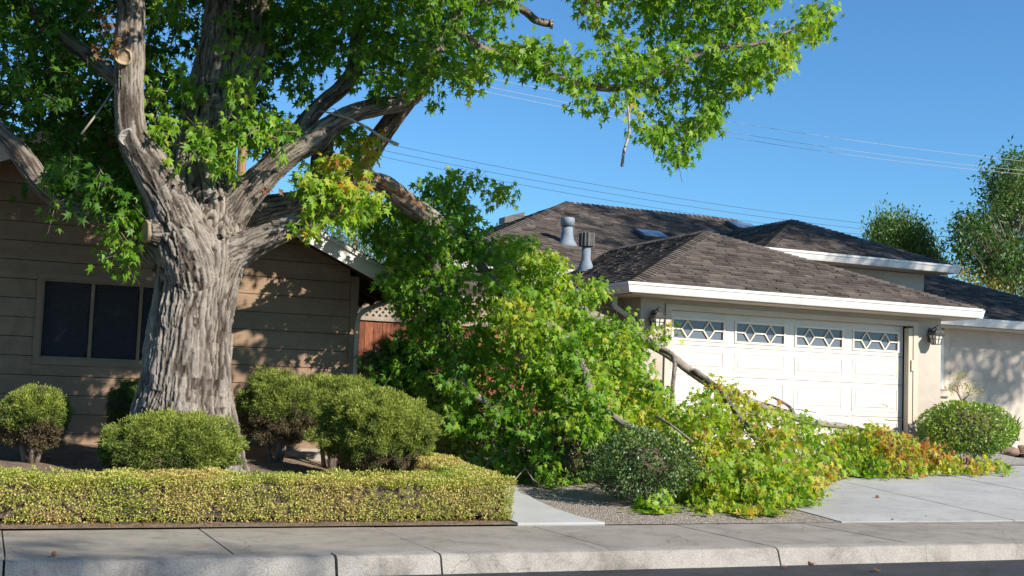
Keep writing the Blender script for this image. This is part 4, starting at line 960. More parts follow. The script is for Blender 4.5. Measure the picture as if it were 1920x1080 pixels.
# unseen crown above the picture, with leaf clumps added to shade the limbs
PROT = [PY(x, y, Y) for x, y, Y in [(350, 700, 13.1), (350, 620, 13.1), (360, 540, 13.1), (340, 460, 13.1), (300, 380, 13.1), (255, 280, 13.), (243, 200, 13.), (243, 130, 13.), (300, 830, 12.9), (470, 440, 13.1), (540, 420, 13.1), (350, 770, 13.1), (500, 240, 13.), (330, 240, 13.), (390, 280, 13.0)]]
PROT2 = [PY(x, y, Y) for x, y, Y in [(470, 560, 16.5), (520, 520, 16.5), (600, 550, 16.5), (650, 580, 16.5), (640, 660, 16.5), (590, 640, 16.5), (450, 610, 16.5), (690, 540, 16), (720, 660, 18.5), (620, 400, 13), (700, 330, 13.8), (900, 120, 12.7), (1050, 150, 12.5), (1180, 180, 12.4), (1300, 120, 12.4), (1300, 200, 12.4), (1000, 100, 12.5), (1400, 100, 12.3), (1100, 60, 12.5), (560, 540, 16.5), (630, 600, 16.5), (800, 400, 14.5), (850, 360, 14.5), (760, 560, 14.8), (900, 600, 15), (1000, 560, 15.2), (1000, 700, 14.6), (1100, 700, 14.6), (560, 760, 14), (700, 800, 14), (780, 60, 12.9), (60, 780, 14.3), (320, 820, 12.5)]]
def blob(c, r, n, seed):
    U = unit(n*2); R = RNG.uniform(.35, 1, n*2)**.6; P = np.array(c)+U*R[:, None]*np.array(r)
    P = P[fbm(P*.9, seed, 2) > .43][:n]
    x, y, z = project(P); vis = (z > .5) & (x > -60) & (x < 1980) & (y > -70)
    P = P[~vis]; P = P[corridor_ok(P, PROT, .55)]; return P[corridor_ok(P, PROT2, .45)]
for c, r, n, s in (((1.2, 13.5, 8.2), (3.6, 3.4, 2.6), 800, 21), ((-1.8, 12.6, 7.0), (2.6, 2.8, 2.2), 520, 22), ((3.2, 12.5, 8.6), (2.2, 2.6, 1.6), 130, 23), ((2.0, 13.8, 10.6), (2.5, 2.5, 1.8), 220, 24), ((2.4, 10.4, 6.5), (1.5, 1.5, 1.0), 330, 26), ((.2, 10.4, 6.8), (1.8, 1.5, 1.2), 260, 28), ((3.2, 8.9, 6.9), (1.2, 1.2, .8), 220, 29), ((4.15, 10.9, 6.6), (1.0, .9, .6), 170, 30), ((5.3, 10.6, 6.5), (1.3, 1.0, .6), 150, 31), ((3.9, 11.8, 6.9), (.8, .8, .5), 90, 32), ((-3.5, 14.5, 5.0), (2.0, 2.0, 1.8), 260, 27)):
    C = blob(c, r, n, s)
    if len(C): crown(C, mix_t(C, .3, .1), k=8, spread=.26, size=.17)
V, F, T = cat(LEAFS); cr = np_mesh('crown', V, F, T, 'leaf', TR)
twig_mesh('twigs', TWIGS, TR)
# dry leaf clusters caught on the limbs
DL = []
for (x, y, Y, n, sp) in ((212, 62, 13.05, 16, .10), (205, 90, 13.0, 14, .08), (184, 98, 13.0, 6, .04), (195, 30, 13.1, 14, .1), (795, 80, 12.7, 8, .05), (510, 352, 13.2, 6, .05), (1108, 4, 12.3, 8, .06)):
    P = PY(x, y, Y)+RNG.normal(size=(n, 3))*sp; A = RNG.normal(size=(n, 3)); A[:, 2] -= .8; DL.append(place(STAR, P, A, RNG.normal(size=(n, 3)), np.full(n, .09), np.clip(RNG.normal(1, .01, n), .97, 1), RNG.uniform(1, 5, n)))
V, F, T = cat(DL); np_mesh('dry_leaves', V, F, T, 'leaf', TR)

# ------------------------------------------------------------------ the fallen branch
FB = thing('fallen_branch', (10, 15.5, gz(15.5)), 'broken leafy sweetgum limb hanging from the trunk across gravel and driveway', 'branch')
BL = [
 [N_(690, 338, 13.75, 20), N_(725, 350, 14.1, 22), N_(768, 383, 14.6, 22), N_(815, 415, 15.1, 20), N_(870, 452, 15.5, 18), N_(930, 487, 15.8, 16), N_(1000, 530, 15.9, 14), N_(1070, 572, 15.9, 13), N_(1140, 606, 15.9, 12), N_(1200, 634, 15.9, 11), N_(1250, 662, 15.9, 10), N_(1292, 694, 15.9, 9.5), N_(1335, 722, 15.9, 9), N_(1400, 750, 15.95, 8), N_(1445, 766, 16.0, 9), N_(1500, 785, 16.0, 9), N_(1545, 795, 16.0, 7), N_(1600, 803, 16.0, 6), N_(1660, 825, 16.0, 5), N_(1720, 850, 16.0, 3)],
 [N_(690, 338, 13.75, 14), N_(668, 342, 13.85, 12)],
 [N_(870, 452, 15.5, 13), N_(925, 530, 15.4, 10), N_(985, 590, 14.9, 10), N_(1045, 620, 14.7, 11), N_(1065, 650, 14.6, 10), N_(1090, 682, 14.2, 10), N_(1108, 735, 14.0, 9), N_(1135, 768, 13.7, 8), N_(1165, 792, 13.5, 7.5), N_(1200, 808, 13.3, 6), N_(1240, 850, 13.0, 4)],
 [N_(790, 400, 14.8, 14), N_(815, 500, 15.4, 13), N_(838, 620, 15.5, 12), N_(852, 690, 15.2, 9), N_(880, 735, 14.8, 8), N_(920, 760, 14.7, 8), N_(928, 800, 14.7, 8), N_(925, 850, 14.8, 6), N_(900, 895, 14.8, 4)],
 [N_(1240, 655, 15.8, 6), N_(1264, 672, 15.6, 5.5), N_(1262, 720, 15.4, 5), N_(1258, 770, 15.3, 4)],
 [N_(1300, 695, 15.8, 8), N_(1340, 725, 15.5, 7), N_(1382, 775, 15.0, 6), N_(1420, 830, 14.2, 4)],
 [N_(960, 590, 14.9, 10), N_(968, 625, 14.5, 12), N_(982, 664, 14.2, 13)],
 [N_(1490, 780, 16., 5), N_(1480, 762, 15.9, 4), N_(1450, 745, 15.8, 3)],
 [N_(1430, 808, 15.3, 3), N_(1380, 812, 15, 4), N_(1320, 808, 14.6, 4), N_(1255, 798, 14, 3)],
 [N_(1600, 803, 16.0, 5), N_(1640, 812, 15.7, 4), N_(1690, 845, 15.2, 3)],
 [N_(1230, 780, 13.6, 4), N_(1262, 800, 13.2, 3.5), N_(1300, 830, 13.0, 3)],
]
m2 = limb_surface(BL, .0145, 'limb'); bark(m2, BL, .02, cell=26, seed=5, pale=.32); link('limb', m2, 'bark', FB, True)  # pale lift paints sunlight into the bark of the fallen limb
# torn wood where it broke away
mb = MB()
for k in range(16):
    a = k/15; s = PY(690+a*20+random.uniform(-3, 3), 325+a*18+random.uniform(-6, 8), 13.72+random.uniform(-.06, .03)); e = PY(745+a*60, 360+a*36+random.uniform(-6, 4), 13.92+a*.15-.14)
    mb.tube([s, (s+e)/2+np.array([0, 0, .01]), e], [.006, .03, .018], 5, jit=.5)
build('torn_wood', mb, 'tornwood', FB)
YF = [(730, 450, 15.5), (760, 400, 15.4), (880, 340, 15.7), (960, 360, 15.7), (800, 600, 16.0), (760, 520, 15.8), (720, 690, 16.3), (800, 700, 15.8), (950, 500, 16.0), (1000, 700, 15.0), (1100, 800, 13.9), (1000, 850, 14.4), (900, 850, 15.2), (1250, 900, 12.7), (1450, 950, 12.5), (1500, 850, 14.0), (1400, 720, 16), (1600, 840, 15.7), (1800, 870, 16), (1200, 650, 15.7), (1100, 560, 15.8), (1300, 800, 14.2), (1250, 740, 15.0)]
FL, FT = [], []
def fallen(poly, n, th, base, amp=.1, holes=(), nz=(2.3, .46), seed=0, size=.118, spread=.11, yel=True, yf=None, k=8, droop=.7):
    C = region(poly, n, idw(yf or YF, th), holes=holes, nz=nz, seed=seed); t = mix_t(C, base+.095, amp*1.5, seed+1)
    if yel:
        x, y, _ = project(C)
        t = t+.10*np.exp(-((x-1000)/120)**2-((y-480)/70)**2)+.05*np.exp(-((x-1400)/260)**2-((y-820)/90)**2)+.36*np.exp(-((x-1695)/85)**2-((y-835)/45)**2)*RNG.uniform(0, 1.25, len(x))+.2*np.exp(-((x-1545)/30)**2-((y-890)/22)**2)+.12*np.exp(-((x-1800)/90)**2-((y-865)/25)**2)
    a, tw = sprays(C, size=size, k=k, spread=spread, tint=np.clip(t, 0, .93), droop=droop); 
    # keep leaves above the ground
    V, F, T = a; zg = np.where(V[:, 1] < 20, np.maximum(0, KS*(V[:, 1]-11.46)), .5)+.035
    low = V[:, 2] < zg; V[low, 2] = zg[low]+RNG.uniform(0, .02, low.sum()); FL.append((V, F, T)); FT.append(tw)
fallen([(775, 395), (780, 350), (800, 330), (850, 325), (880, 315), (910, 330), (905, 355), (870, 365), (895, 400), (905, 440), (860, 470), (800, 450)], 141, 0.50, .34, seed=1)
fallen([(900, 350), (935, 338), (965, 350), (988, 360), (975, 375), (950, 368), (925, 388), (905, 375)], 21, 0.20, .42, seed=2, spread=.09, nz=(3, .1), k=6)
fallen([(690, 360), (760, 380), (850, 400), (895, 440), (880, 480), (850, 500), (870, 560), (925, 560), (950, 620), (900, 700), (820, 680), (790, 640), (770, 600), (745, 590), (745, 555), (720, 530), (725, 480), (700, 450), (680, 420)], 567, 0.65, .30, seed=3)
fallen([(930, 460), (955, 437), (1005, 440), (1015, 465), (1060, 495), (1075, 530), (1130, 520), (1145, 535), (1110, 570), (1095, 600), (1180, 620), (1200, 680), (1100, 760), (980, 700), (940, 640), (930, 560), (900, 520), (925, 500)], 540, 0.65, .41, seed=4, holes=[(1140, 600, 30, 14)])
fallen([(690, 710), (700, 660), (740, 640), (780, 610), (860, 660), (960, 650), (1060, 700), (1140, 780), (1120, 850), (1115, 900), (1000, 905), (900, 880), (870, 820), (800, 760), (740, 740)], 634, 0.65, .27, seed=5, holes=[(1005, 760, 30, 26)])
fallen([(1000, 690), (1100, 640), (1200, 650), (1230, 690), (1240, 720), (1290, 770), (1300, 830), (1150, 830), (1050, 800)], 405, 0.65, .44, seed=6)
fallen([(1290, 745), (1340, 712), (1385, 722), (1420, 752), (1470, 768), (1500, 785), (1545, 808), (1590, 812), (1600, 860), (1540, 930), (1500, 945), (1420, 968), (1330, 965), (1290, 930), (1320, 830), (1290, 800)], 596, 0.65, .46, amp=.14, seed=7, size=.115)
fallen([(1195, 950), (1310, 900), (1330, 865), (1450, 870), (1535, 900), (1520, 940), (1440, 965), (1330, 970), (1200, 965)], 310, 0.45, .44, seed=8, size=.12, yf=[(1200, 950, 12.4), (1450, 940, 12.6)])
fallen([(1550, 815), (1600, 808), (1660, 805), (1710, 818), (1745, 840), (1800, 862), (1880, 868), (1905, 882), (1700, 888), (1560, 890)], 580, 0.65, .43, amp=.15, seed=9, size=.105, spread=.12)
fallen([(1200, 600), (1235, 608), (1285, 615), (1275, 645), (1240, 640), (1205, 635)], 16, 0.12, .40, seed=10, nz=(3, 0), spread=.08, k=5, yf=[(1200, 620, 15.6)])
fallen([(1110, 590), (1170, 590), (1200, 620), (1180, 640), (1120, 620)], 29, 0.20, .33, seed=11, nz=(3, .2), yf=[(1150, 600, 15.4)], spread=.12)
fallen([(925, 640), (1035, 650), (1025, 800), (930, 790)], 40, .35, .33, seed=19, yf=[(980, 700, 14.8)])
fallen([(960, 690), (1015, 700), (1015, 790), (960, 790)], 26, .2, .36, seed=20, nz=(3, .1), yf=[(980, 700, 14.6)])
fallen([(940, 560), (1010, 570), (1090, 600), (1130, 680), (1100, 730), (1010, 690), (950, 640)], 101, 0.15, .42, seed=13, spread=.1, yf=[(1000, 620, 14.25)])
fallen([(1120, 660), (1230, 740), (1400, 800), (1500, 830), (1300, 880), (1150, 840)], 229, 0.60, .45, seed=12)
def cover(path, n, dY=.30, sp=16, base=.36, size=.115):
    """leaves growing from the side shoots in front of a stretch of limb"""
    P = []
    for k in range(n):
        i = RNG.uniform(0, len(path)-1.001); a, b = path[int(i)], path[int(i)+1]; t = i-int(i); x, y, Y = [a[q]*(1-t)+b[q]*t for q in range(3)]
        P.append(PY(x+RNG.normal()*sp, y+RNG.normal()*sp, Y-dY*RNG.uniform(.6, 1.5)))
    P = np.array(P); a, tw = sprays(P, size=size, k=8, spread=.09, tint=np.clip(mix_t(P, base, .12, 77), 0, .9), droop=.7); FL.append(a); FT.append(tw)
cover([(800, 405, 15.0), (870, 452, 15.5), (895, 468, 15.6)], 34, base=.30)
cover([(940, 495, 15.8), (1000, 530, 15.9), (1090, 582, 15.9)], 52, sp=20, base=.46)
cover([(1150, 612, 15.9), (1205, 640, 15.9)], 14, sp=12, base=.40)
cover([(870, 452, 15.5), (925, 530, 15.4), (985, 590, 14.9), (1035, 612, 14.7)], 60, sp=20, base=.40)
cover([(790, 400, 14.8), (815, 500, 15.4), (838, 620, 15.5), (850, 690, 15.2)], 62, sp=18, base=.26)
cover([(1050, 625, 14.7), (1068, 655, 14.6), (1092, 690, 14.2)], 34, sp=15, base=.44); cover([(850, 690, 15.2), (885, 738, 14.8)], 12, sp=12, base=.3); cover([(1100, 720, 14.1), (1125, 755, 13.8)], 12, sp=10, base=.4); cover([(960, 580, 14.9), (968, 640, 14.5)], 12, sp=12, base=.4)
V, F, T = cat(FL); np_mesh('foliage', V, F, T, 'leaf', FB); twig_mesh('twigs', FT, FB, r=.0055)
for pp_, r0_, r1_ in (([(1140, 620, 15.4), (1200, 624, 15.5), (1265, 626, 15.6)], .006, .003), ([(960, 905, 14), (985, 878, 14), (1000, 900, 13.8), (1020, 912, 13.6)], .008, .004), ([(1000, 905, 13.9), (995, 880, 13.9)], .004, .002),
    ([(1225, 950, 12.5), (1250, 925, 12.5), (1265, 905, 12.6)], .012, .006), ([(1540, 790, 15.8), (1620, 775, 15.6)], .006, .003)):
    mb = MB(); twig(mb, pp_, r0_, r1_); build('bare_twig', mb, 'deadtwig', FB)
for k in range(26):
    mb = MB()
    x = RNG.uniform(1150, 1700); y = RNG.uniform(760, 880); Y = float(idw(YF, .4)(np.array([x]), np.array([y]))[0]); Y = min(Y, groundY(x, y)-.4)
    p = PY(x, y, Y); d = unit(1)[0]; d[2] = abs(d[2])*.3; q = p+d*.3+unit(1)[0]*.05; mb.tube([p, q, q+d*.2+unit(1)[0]*.08], [.008, .006, .003], 5)
    build('bare_twig', mb, 'deadtwig', FB)

# ------------------------------------------------------------------ shrubs
def shrub_surface(c, r, n, seed, shell=.25, lump=.22, freq=3.0, bottom=-.85, fine=.0):
    U = unit(n*2); U = U[U[:, 2] > bottom][:n]
    f = 1+lump*(fbm(U*freq+seed*3.1, seed, 3)-.5)*2
    if fine: f = f+fine*(fbm(U*np.mean(r)*12+seed, seed+50, 2)-.6)
    R = f*(1-shell*RNG.uniform(0, 1, len(U))**2)
    return np.array(c)+U*R[:, None]*np.array(r), U, R/f
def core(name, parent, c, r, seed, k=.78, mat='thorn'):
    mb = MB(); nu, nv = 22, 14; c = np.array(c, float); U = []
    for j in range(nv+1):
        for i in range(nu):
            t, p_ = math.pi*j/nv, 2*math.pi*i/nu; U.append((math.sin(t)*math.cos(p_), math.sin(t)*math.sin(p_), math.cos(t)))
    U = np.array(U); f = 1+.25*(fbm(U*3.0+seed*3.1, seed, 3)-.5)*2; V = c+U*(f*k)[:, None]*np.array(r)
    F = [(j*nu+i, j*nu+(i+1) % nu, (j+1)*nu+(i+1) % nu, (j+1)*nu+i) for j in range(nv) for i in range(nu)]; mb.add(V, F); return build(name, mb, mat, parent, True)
def juniper(c, r, n, label, seed, brown=.3, tw=.034, trunk=None, group='clipped juniper shrubs', base=None, bright=.7):
    r = tuple(q*.94 for q in r); base = base or (c[0], c[1], c[2]-r[2]); bright += .06; t = thing('juniper_shrub', base, label, 'shrub', group)
    L = []
    P, U, R = shrub_surface(c, r, int(n*2.0), seed, lump=.34, shell=.36, freq=3.2, fine=.42)
    blades = 6
    D = np.repeat(U, blades, 0)*.42+RNG.normal(size=(n_ := len(P)*blades, 3))*.45+np.array([0, 0, .25])
    PP = np.repeat(P, blades, 0)+RNG.normal(size=(n_, 3))*.014
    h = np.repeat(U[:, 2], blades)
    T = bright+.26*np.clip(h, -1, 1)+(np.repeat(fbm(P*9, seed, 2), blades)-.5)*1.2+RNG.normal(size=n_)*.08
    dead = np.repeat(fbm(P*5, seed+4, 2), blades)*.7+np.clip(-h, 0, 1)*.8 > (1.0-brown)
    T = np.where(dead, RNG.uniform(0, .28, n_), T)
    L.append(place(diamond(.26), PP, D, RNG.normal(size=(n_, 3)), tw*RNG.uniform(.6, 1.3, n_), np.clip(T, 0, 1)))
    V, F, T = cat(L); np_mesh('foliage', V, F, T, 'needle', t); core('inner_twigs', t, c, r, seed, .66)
    mb = MB(); g0 = plz(base[0], base[1]) if base[0] < 5 else gz(base[1])
    for k in range(trunk or 4):
        a = k*2.4; mb.tube([(base[0]+.05*math.cos(a), base[1]+.05*math.sin(a), g0-.03), (base[0]+.12*math.cos(a), base[1]+.12*math.sin(a), (g0+c[2]-r[2]*.5)/2+.02), (c[0]+r[0]*.4*math.cos(a), c[1]+r[1]*.4*math.sin(a), c[2]-r[2]*.45)], [.035, .028, .018], 7, jit=.3)
    build('stems', mb, 'twig', t, True); return t
def pxshrub(x0, x1, y0, y1, Y, ry=None):
    a, b = PY(x0, (y0+y1)/2, Y), PY(x1, (y0+y1)/2, Y); rx = (b[0]-a[0])/2; cx = (a[0]+b[0])/2
    zt, zb = PY((x0+x1)/2, y0, Y)[2], PY((x0+x1)/2, y1, Y)[2]; return (cx, Y, (zt+zb)/2), (rx, ry or rx, (zt-zb)/2)
S_ = [((-12, 133, 728, 848, 14.6, None), 6500, 'rounded juniper shrub with bare stem at the left edge beside the brown wall', .48, .66),
      ((188, 450, 768, 905, 13.15 - .75, .42), 9500, 'wide low bright green juniper mound in front of the big trunk', .14, .72),
      ((203, 300, 718, 812, 15.1, None), 3500, 'small dark juniper half hidden behind the left side of the trunk', .1, .42),
      ((438, 600, 697, 842, 14.9, None), 7500, 'tall juniper shrub with brown bare underside right of the trunk', .52, .62),
      ((592, 812, 730, 890, 13.6, .6), 13500, 'largest round green juniper mound behind the hedge corner', .12, .74),
      ((520, 720, 702, 800, 15.2, .5), 5200, 'dim flat-topped juniper behind the largest mound by the brown house corner', .2, .60)]
for i, (q, n, lab, br, bri) in enumerate(S_):
    c, r = pxshrub(*q); juniper(c, r, n, lab, i+2, brown=br, bright=bri, base=(c[0], c[1], plz(c[0], c[1])))
def leafy(name, c, r, n, label, seed, mat, size, cat_='shrub', lump=.2, shell=.3, tbase=.5, core_k=.78, bottom=-.9, stems=True, group=None):
    t = thing(name, (c[0], c[1], gz(c[1])), label, cat_, group)
    P, U, R = shrub_surface(c, r, n, seed, shell=shell, lump=lump, bottom=bottom); m = len(P)
    A = U*.7+RNG.normal(size=(m, 3))*.6; N = U*.8+RNG.normal(size=(m, 3))*.55+np.array([0, 0, .2])
    T = tbase+(fbm(P*6, seed, 2)-.5)*.8+.12*U[:, 2]+RNG.normal(size=m)*.12
    V, F, T = place(diamond(.55), P, A, N, size*RNG.uniform(.6, 1.3, m), np.clip(T, 0, 1)); np_mesh('foliage', V, F, T, mat, t)
    core('inner_twigs', t, c, r, seed, core_k)
    if stems:
        mb = MB()
        for k in range(6):
            a = k*1.05; mb.tube([(c[0]+.05*math.cos(a), c[1]+.05*math.sin(a), gz(c[1])-.02), (c[0]+r[0]*.35*math.cos(a), c[1]+r[1]*.35*math.sin(a), c[2]-r[2]*.5), (c[0]+r[0]*.55*math.cos(a), c[1]+r[1]*.55*math.sin(a), c[2])], [.016, .013, .008], 5)
        build('stems', mb, 'twig', t)
    return t
c, r = pxshrub(1122, 1302, 803, 942, 12.55, .42); leafy('holly_shrub', c, r, 7500, 'dark small-leaved shrub on the gravel half buried under the fallen branch', 31, 'holly', .042, lump=.3, shell=.4, core_k=.5)
c, r = pxshrub(1732, 1892, 752, 860, 17.1, .62); leafy('boxwood_shrub', c, r, 9000, 'rounded bright green shrub at the right corner of the garage', 32, 'green', .055, lump=.16, tbase=.55)
c, r = pxshrub(690, 800, 640, 790, 16.3, .5); leafy('dark_shrub', c, r, 3800, 'dark green leafy shrub in shade before the reddish fence', 33, 'holly', .085, lump=.35, shell=.5, core_k=.6)
c, r = pxshrub(800, 905, 690, 850, 16.9, .5); leafy('dark_shrub', c, r, 3200, 'dark shrub behind the raised hedge block, under the hanging leaves', 34, 'holly', .08, lump=.3, shell=.5, core_k=.62)
c, r = pxshrub(1000, 1130, 800, 905, 14.3, .5); leafy('low_shrub', c, r, 2600, 'low dark shrub in the shadow beneath the fallen branch by the gravel', 35, 'holly', .06, lump=.3, shell=.4)

# clipped hedge: front run, return along the path, raised block at its end
def hedge_run(name, parent, segs, n_per, seed, tb=.5):
    """segs: list of boxes (x0,x1,y0,y1,base(x,y),height)"""
    L = []; cb = MB()
    for (x0, x1, y0, y1, h) in segs:
        def bz(y): return np.maximum(0, KS*(y-11.46))
        areas = {'f': (x1-x0)*h, 't': (x1-x0)*(y1-y0), 'l': (y1-y0)*h, 'r': (y1-y0)*h, 'b': (x1-x0)*h*.5}
        for s_, ar in areas.items():
            n = int(ar*n_per)
            if n < 1: continue
            u, v = RNG.uniform(0, 1, n), RNG.uniform(0, 1, n); dd = RNG.uniform(0, 1, n)**2*.09
            if s_ in 'fb': X = x0+u*(x1-x0); Z = v*h; Y = np.full(n, y0) if s_ == 'f' else np.full(n, y1); nn = np.array([0, -1, 0]) if s_ == 'f' else np.array([0, 1, 0])
            elif s_ == 't': X = x0+u*(x1-x0); Y = y0+v*(y1-y0); Z = np.full(n, h); nn = np.array([0, 0, 1])
            else: Y = y0+u*(y1-y0); Z = v*h; X = np.full(n, x0 if s_ == 'l' else x1); nn = np.array([-1 if s_ == 'l' else 1, 0, 0])
            P = np.column_stack([X, Y, Z+bz(Y)]).astype(float)
            lum = (fbm(P*4.2, seed, 2)-.5)*.10+(fbm(P*15, seed+2, 2)-.5)*.05
            gap = .5*fbm(P*np.array([4, 4, 6]), seed+5, 2)+.5*fbm(P*26, seed+6, 2); P = P+nn*(lum-dd)[:, None]
            # slightly rounded top edges, undercut at the foot
            zr = (P[:, 2]-bz(P[:, 1]))/h
            if s_ == 'f': P[:, 1] += .05*np.clip((zr-.88)/.12, 0, 1)**2+.05*np.clip((.14-zr)/.14, 0, 1)
            keep = (gap < .625)
            if s_ in 'flr': keep &= ~((zr < .07) & (RNG.uniform(0, 1, n) < .75))
            P = P[keep]; m = len(P); g2 = gap[keep]; d2 = dd[keep]
            A = nn*.6+RNG.normal(size=(m, 3))*.7+np.array([0, 0, .25]); N = nn*.7+RNG.normal(size=(m, 3))*.6
            T = tb+(fbm(P*np.array([1.6, 1.6, 4]), seed+8, 3)-.5)*1.1+RNG.normal(size=m)*.22
            L.append(place(diamond(.75), P, A, N, .0165*RNG.uniform(.7, 1.35, m), np.clip(T, 0, 1)))
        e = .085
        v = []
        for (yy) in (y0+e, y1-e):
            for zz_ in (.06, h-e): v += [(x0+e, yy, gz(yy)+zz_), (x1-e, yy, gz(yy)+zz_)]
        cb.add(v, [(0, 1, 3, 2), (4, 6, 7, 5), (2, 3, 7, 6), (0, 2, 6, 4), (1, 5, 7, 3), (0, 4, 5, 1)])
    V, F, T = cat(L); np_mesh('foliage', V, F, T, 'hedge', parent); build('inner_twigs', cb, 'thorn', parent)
HG = thing('hedge', (2, 11.8, 0), 'long low clipped golden green box hedge along the sidewalk, turning the corner at the path', 'hedge')
hedge_run('hedge', HG, [(-3.2, 5.08, 11.62, 12.12, .435)] + [(4.62-.02*k, 5.08-.02*k, 12.12+.42*k, 12.54+.42*k, .44) for k in range(8)], 15000, 41, tb=.60)
mb = MB()
for k in range(90):
    x = RNG.uniform(-3, 5); y = RNG.uniform(11.7, 11.8); mb.tube([(x, y, 0), (x+RNG.normal()*.05, y-.04, .09)], [.007, .005], 4)
tag(build('stems', mb, 'twig', HG), kind='stuff')
a, b = PY(815, 820, 15.55), PY(872, 820, 15.55)
HB = thing('hedge_block', (a[0], 15.8, gz(15.6)), 'square raised block of clipped hedge at the far end of the hedge return', 'hedge')
hedge_run('hedge_block', HB, [(a[0]-.35, b[0], 15.5, 16.1, PY(845, 803, 15.5)[2]-gz(15.5))], 12000, 45, tb=.5)

# small plants by the right wall
BON = thing('bonsai_shrub', (PY(1805, 755, 19.0)[0], 19.0, gz(19)), 'sparse twisted little shrub with bronze leaves against the grey wall', 'shrub')
mb = MB(); twig(mb, [(1808, 860, 19), (1806, 790, 19), (1804, 752, 19), (1795, 735, 19), (1785, 728, 19)], .035, .012); twig(mb, [(1804, 752, 19), (1815, 742, 18.9), (1832, 736, 18.9)], .02, .01); twig(mb, [(1797, 737, 19), (1796, 722, 19.1), (1803, 708, 19.1)], .014, .006); twig(mb, [(1815, 742, 18.9), (1820, 728, 18.8)], .01, .004)
build('stem', mb, 'twig', BON, True)
P = np.concatenate([PY(x, y, 19)+RNG.normal(size=(n, 3))*np.array([.09, .09, .045]) for x, y, n in ((1785, 727, 60), (1797, 706, 55), (1808, 722, 50), (1822, 732, 60), (1832, 736, 30), (1780, 736, 20), (1800, 700, 20))])
m = len(P); V, F, T = place(diamond(.45), P, RNG.normal(size=(m, 3)), RNG.normal(size=(m, 3)), .05*RNG.uniform(.6, 1.2, m), np.where(RNG.uniform(0, 1, m) < .35, .88, RNG.uniform(.5, .72, m))); np_mesh('foliage', V, F, T, 'leaf', BON)
pp = PY(1893, 790, 18.9)
PT = thing('potted_plant', (pp[0], 18.9, gz(18.9)), 'strap-leaved plant in a white pot by the right wall', 'plant')
mb = MB(); z0 = gz(18.9)+.03; mb.lathe((pp[0], 18.9, z0), [(.13, 0), (.15, .15), (.18, .33), (.19, .34), (.19, .37), (.165, .37), (.16, .33), (.02, .32)], 18); build('pot', mb, 'pot', PT, True)
n = 70; D = unit(n)*.55; D[:, 2] = RNG.uniform(.3, 1.1, n); P = np.array([pp[0], 18.9, z0+.33])+RNG.normal(size=(n, 3))*.04
V, F, T = place(diamond(.09), P, D, RNG.normal(size=(n, 3))+np.array([0, 0, .5]), RNG.uniform(.25, .5, n), np.clip(RNG.normal(.6, .2, n), 0, 1)); np_mesh('leaves', V, F, T, 'green', PT)
def rock(x, y, Y, r, label):
    p = PY(x, y, Y); mb = MB(); nu, nv = 18, 10; U = []
    for j in range(nv+1):
        for i in range(nu):
            t, q = math.pi*j/nv, 2*math.pi*i/nu; U.append((math.sin(t)*math.cos(q), math.sin(t)*math.sin(q), math.cos(t)))
    U = np.array(U); f = 1+.5*(fbm(U*1.7+x, 3, 3)-.5)*2; mb.add(np.array([p[0], Y, gz(Y)+.06])+U*f[:, None]*np.array(r), [(j*nu+i, j*nu+(i+1) % nu, (j+1)*nu+(i+1) % nu, (j+1)*nu+i) for j in range(nv) for i in range(nu)])
    o = build('rock', mb, 'rock', None, True); tag(o, label, 'rock', 'rocks beside the driveway')
rock(1893, 830, 18.85, (.22, .15, .12), 'low brown rock in the pebble bed below the white pot')
rock(1918, 826, 18.95, (.16, .15, .12), 'brown rock at the right edge of the photo on the pebbles')
# a few loose pebbles on the bed
pb = MB()
for k in range(420):
    x, y = RNG.uniform(18.7, 22), RNG.uniform(18.8, 19.9); r0 = RNG.uniform(.015, .04); pb.lathe((x, y, gz(y)+.025), [(r0*.6, -.01), (r0, .012), (r0*.7, .03), (r0*.1, .036)], 6)
tag(build('pebbles', pb, 'pebble'), 'loose grey pebbles on the bed by the right wall', 'pebbles', kind='stuff')

# debris: seed balls and dead leaves
def seedball(x, y, r, label, g='dry sweetgum seed balls'):
    gy = groundY(x, y) if y < 990 else None
    p = PY(x, y, gy) if gy else None
    if p is None:
        d = ray(x, y); p = CP+d*(-EYE/d[2])
        if p[1] < 9.5: d = ray(x, y); p = CP+d*((-EYE-.155)/d[2])
    mb = MB(); U = unit(260); c = p+np.array([0, 0, r]); mb.lathe(c, [(r*.05, -r*.8), (r*.55, -r*.55), (r*.78, 0), (r*.55, r*.55), (r*.05, r*.8)], 10)
    for u in U[:90]: 
        s = np.cross(u, (.3, .5, .8)); s /= np.linalg.norm(s); s2 = np.cross(u, s); b = c+u*r*.7; mb.add([b+s*r*.14, b-s*r*.07+s2*r*.12, b-s*r*.07-s2*r*.12, c+u*r*1.1], [(0, 1, 3), (1, 2, 3), (2, 0, 3)])
    tag(build('seed_ball', mb, 'dry'), label, 'seed ball', g)
for q in ((101, 1044, .022, 'spiky brown seed ball alone on the left end of the sidewalk'), (1555, 931, .022, 'brown seed ball on the driveway nearest the fallen leaves'), (1645, 935, .026, 'brown seed ball in the middle of the driveway'), (1573, 902, .018, 'small dark seed ball at the edge of the fallen foliage'), (1673, 976, .014, 'tiny seed ball on the back edge of the sidewalk'), (1880, 896, .02, 'seed ball at the right end of the driveway')): seedball(*q)
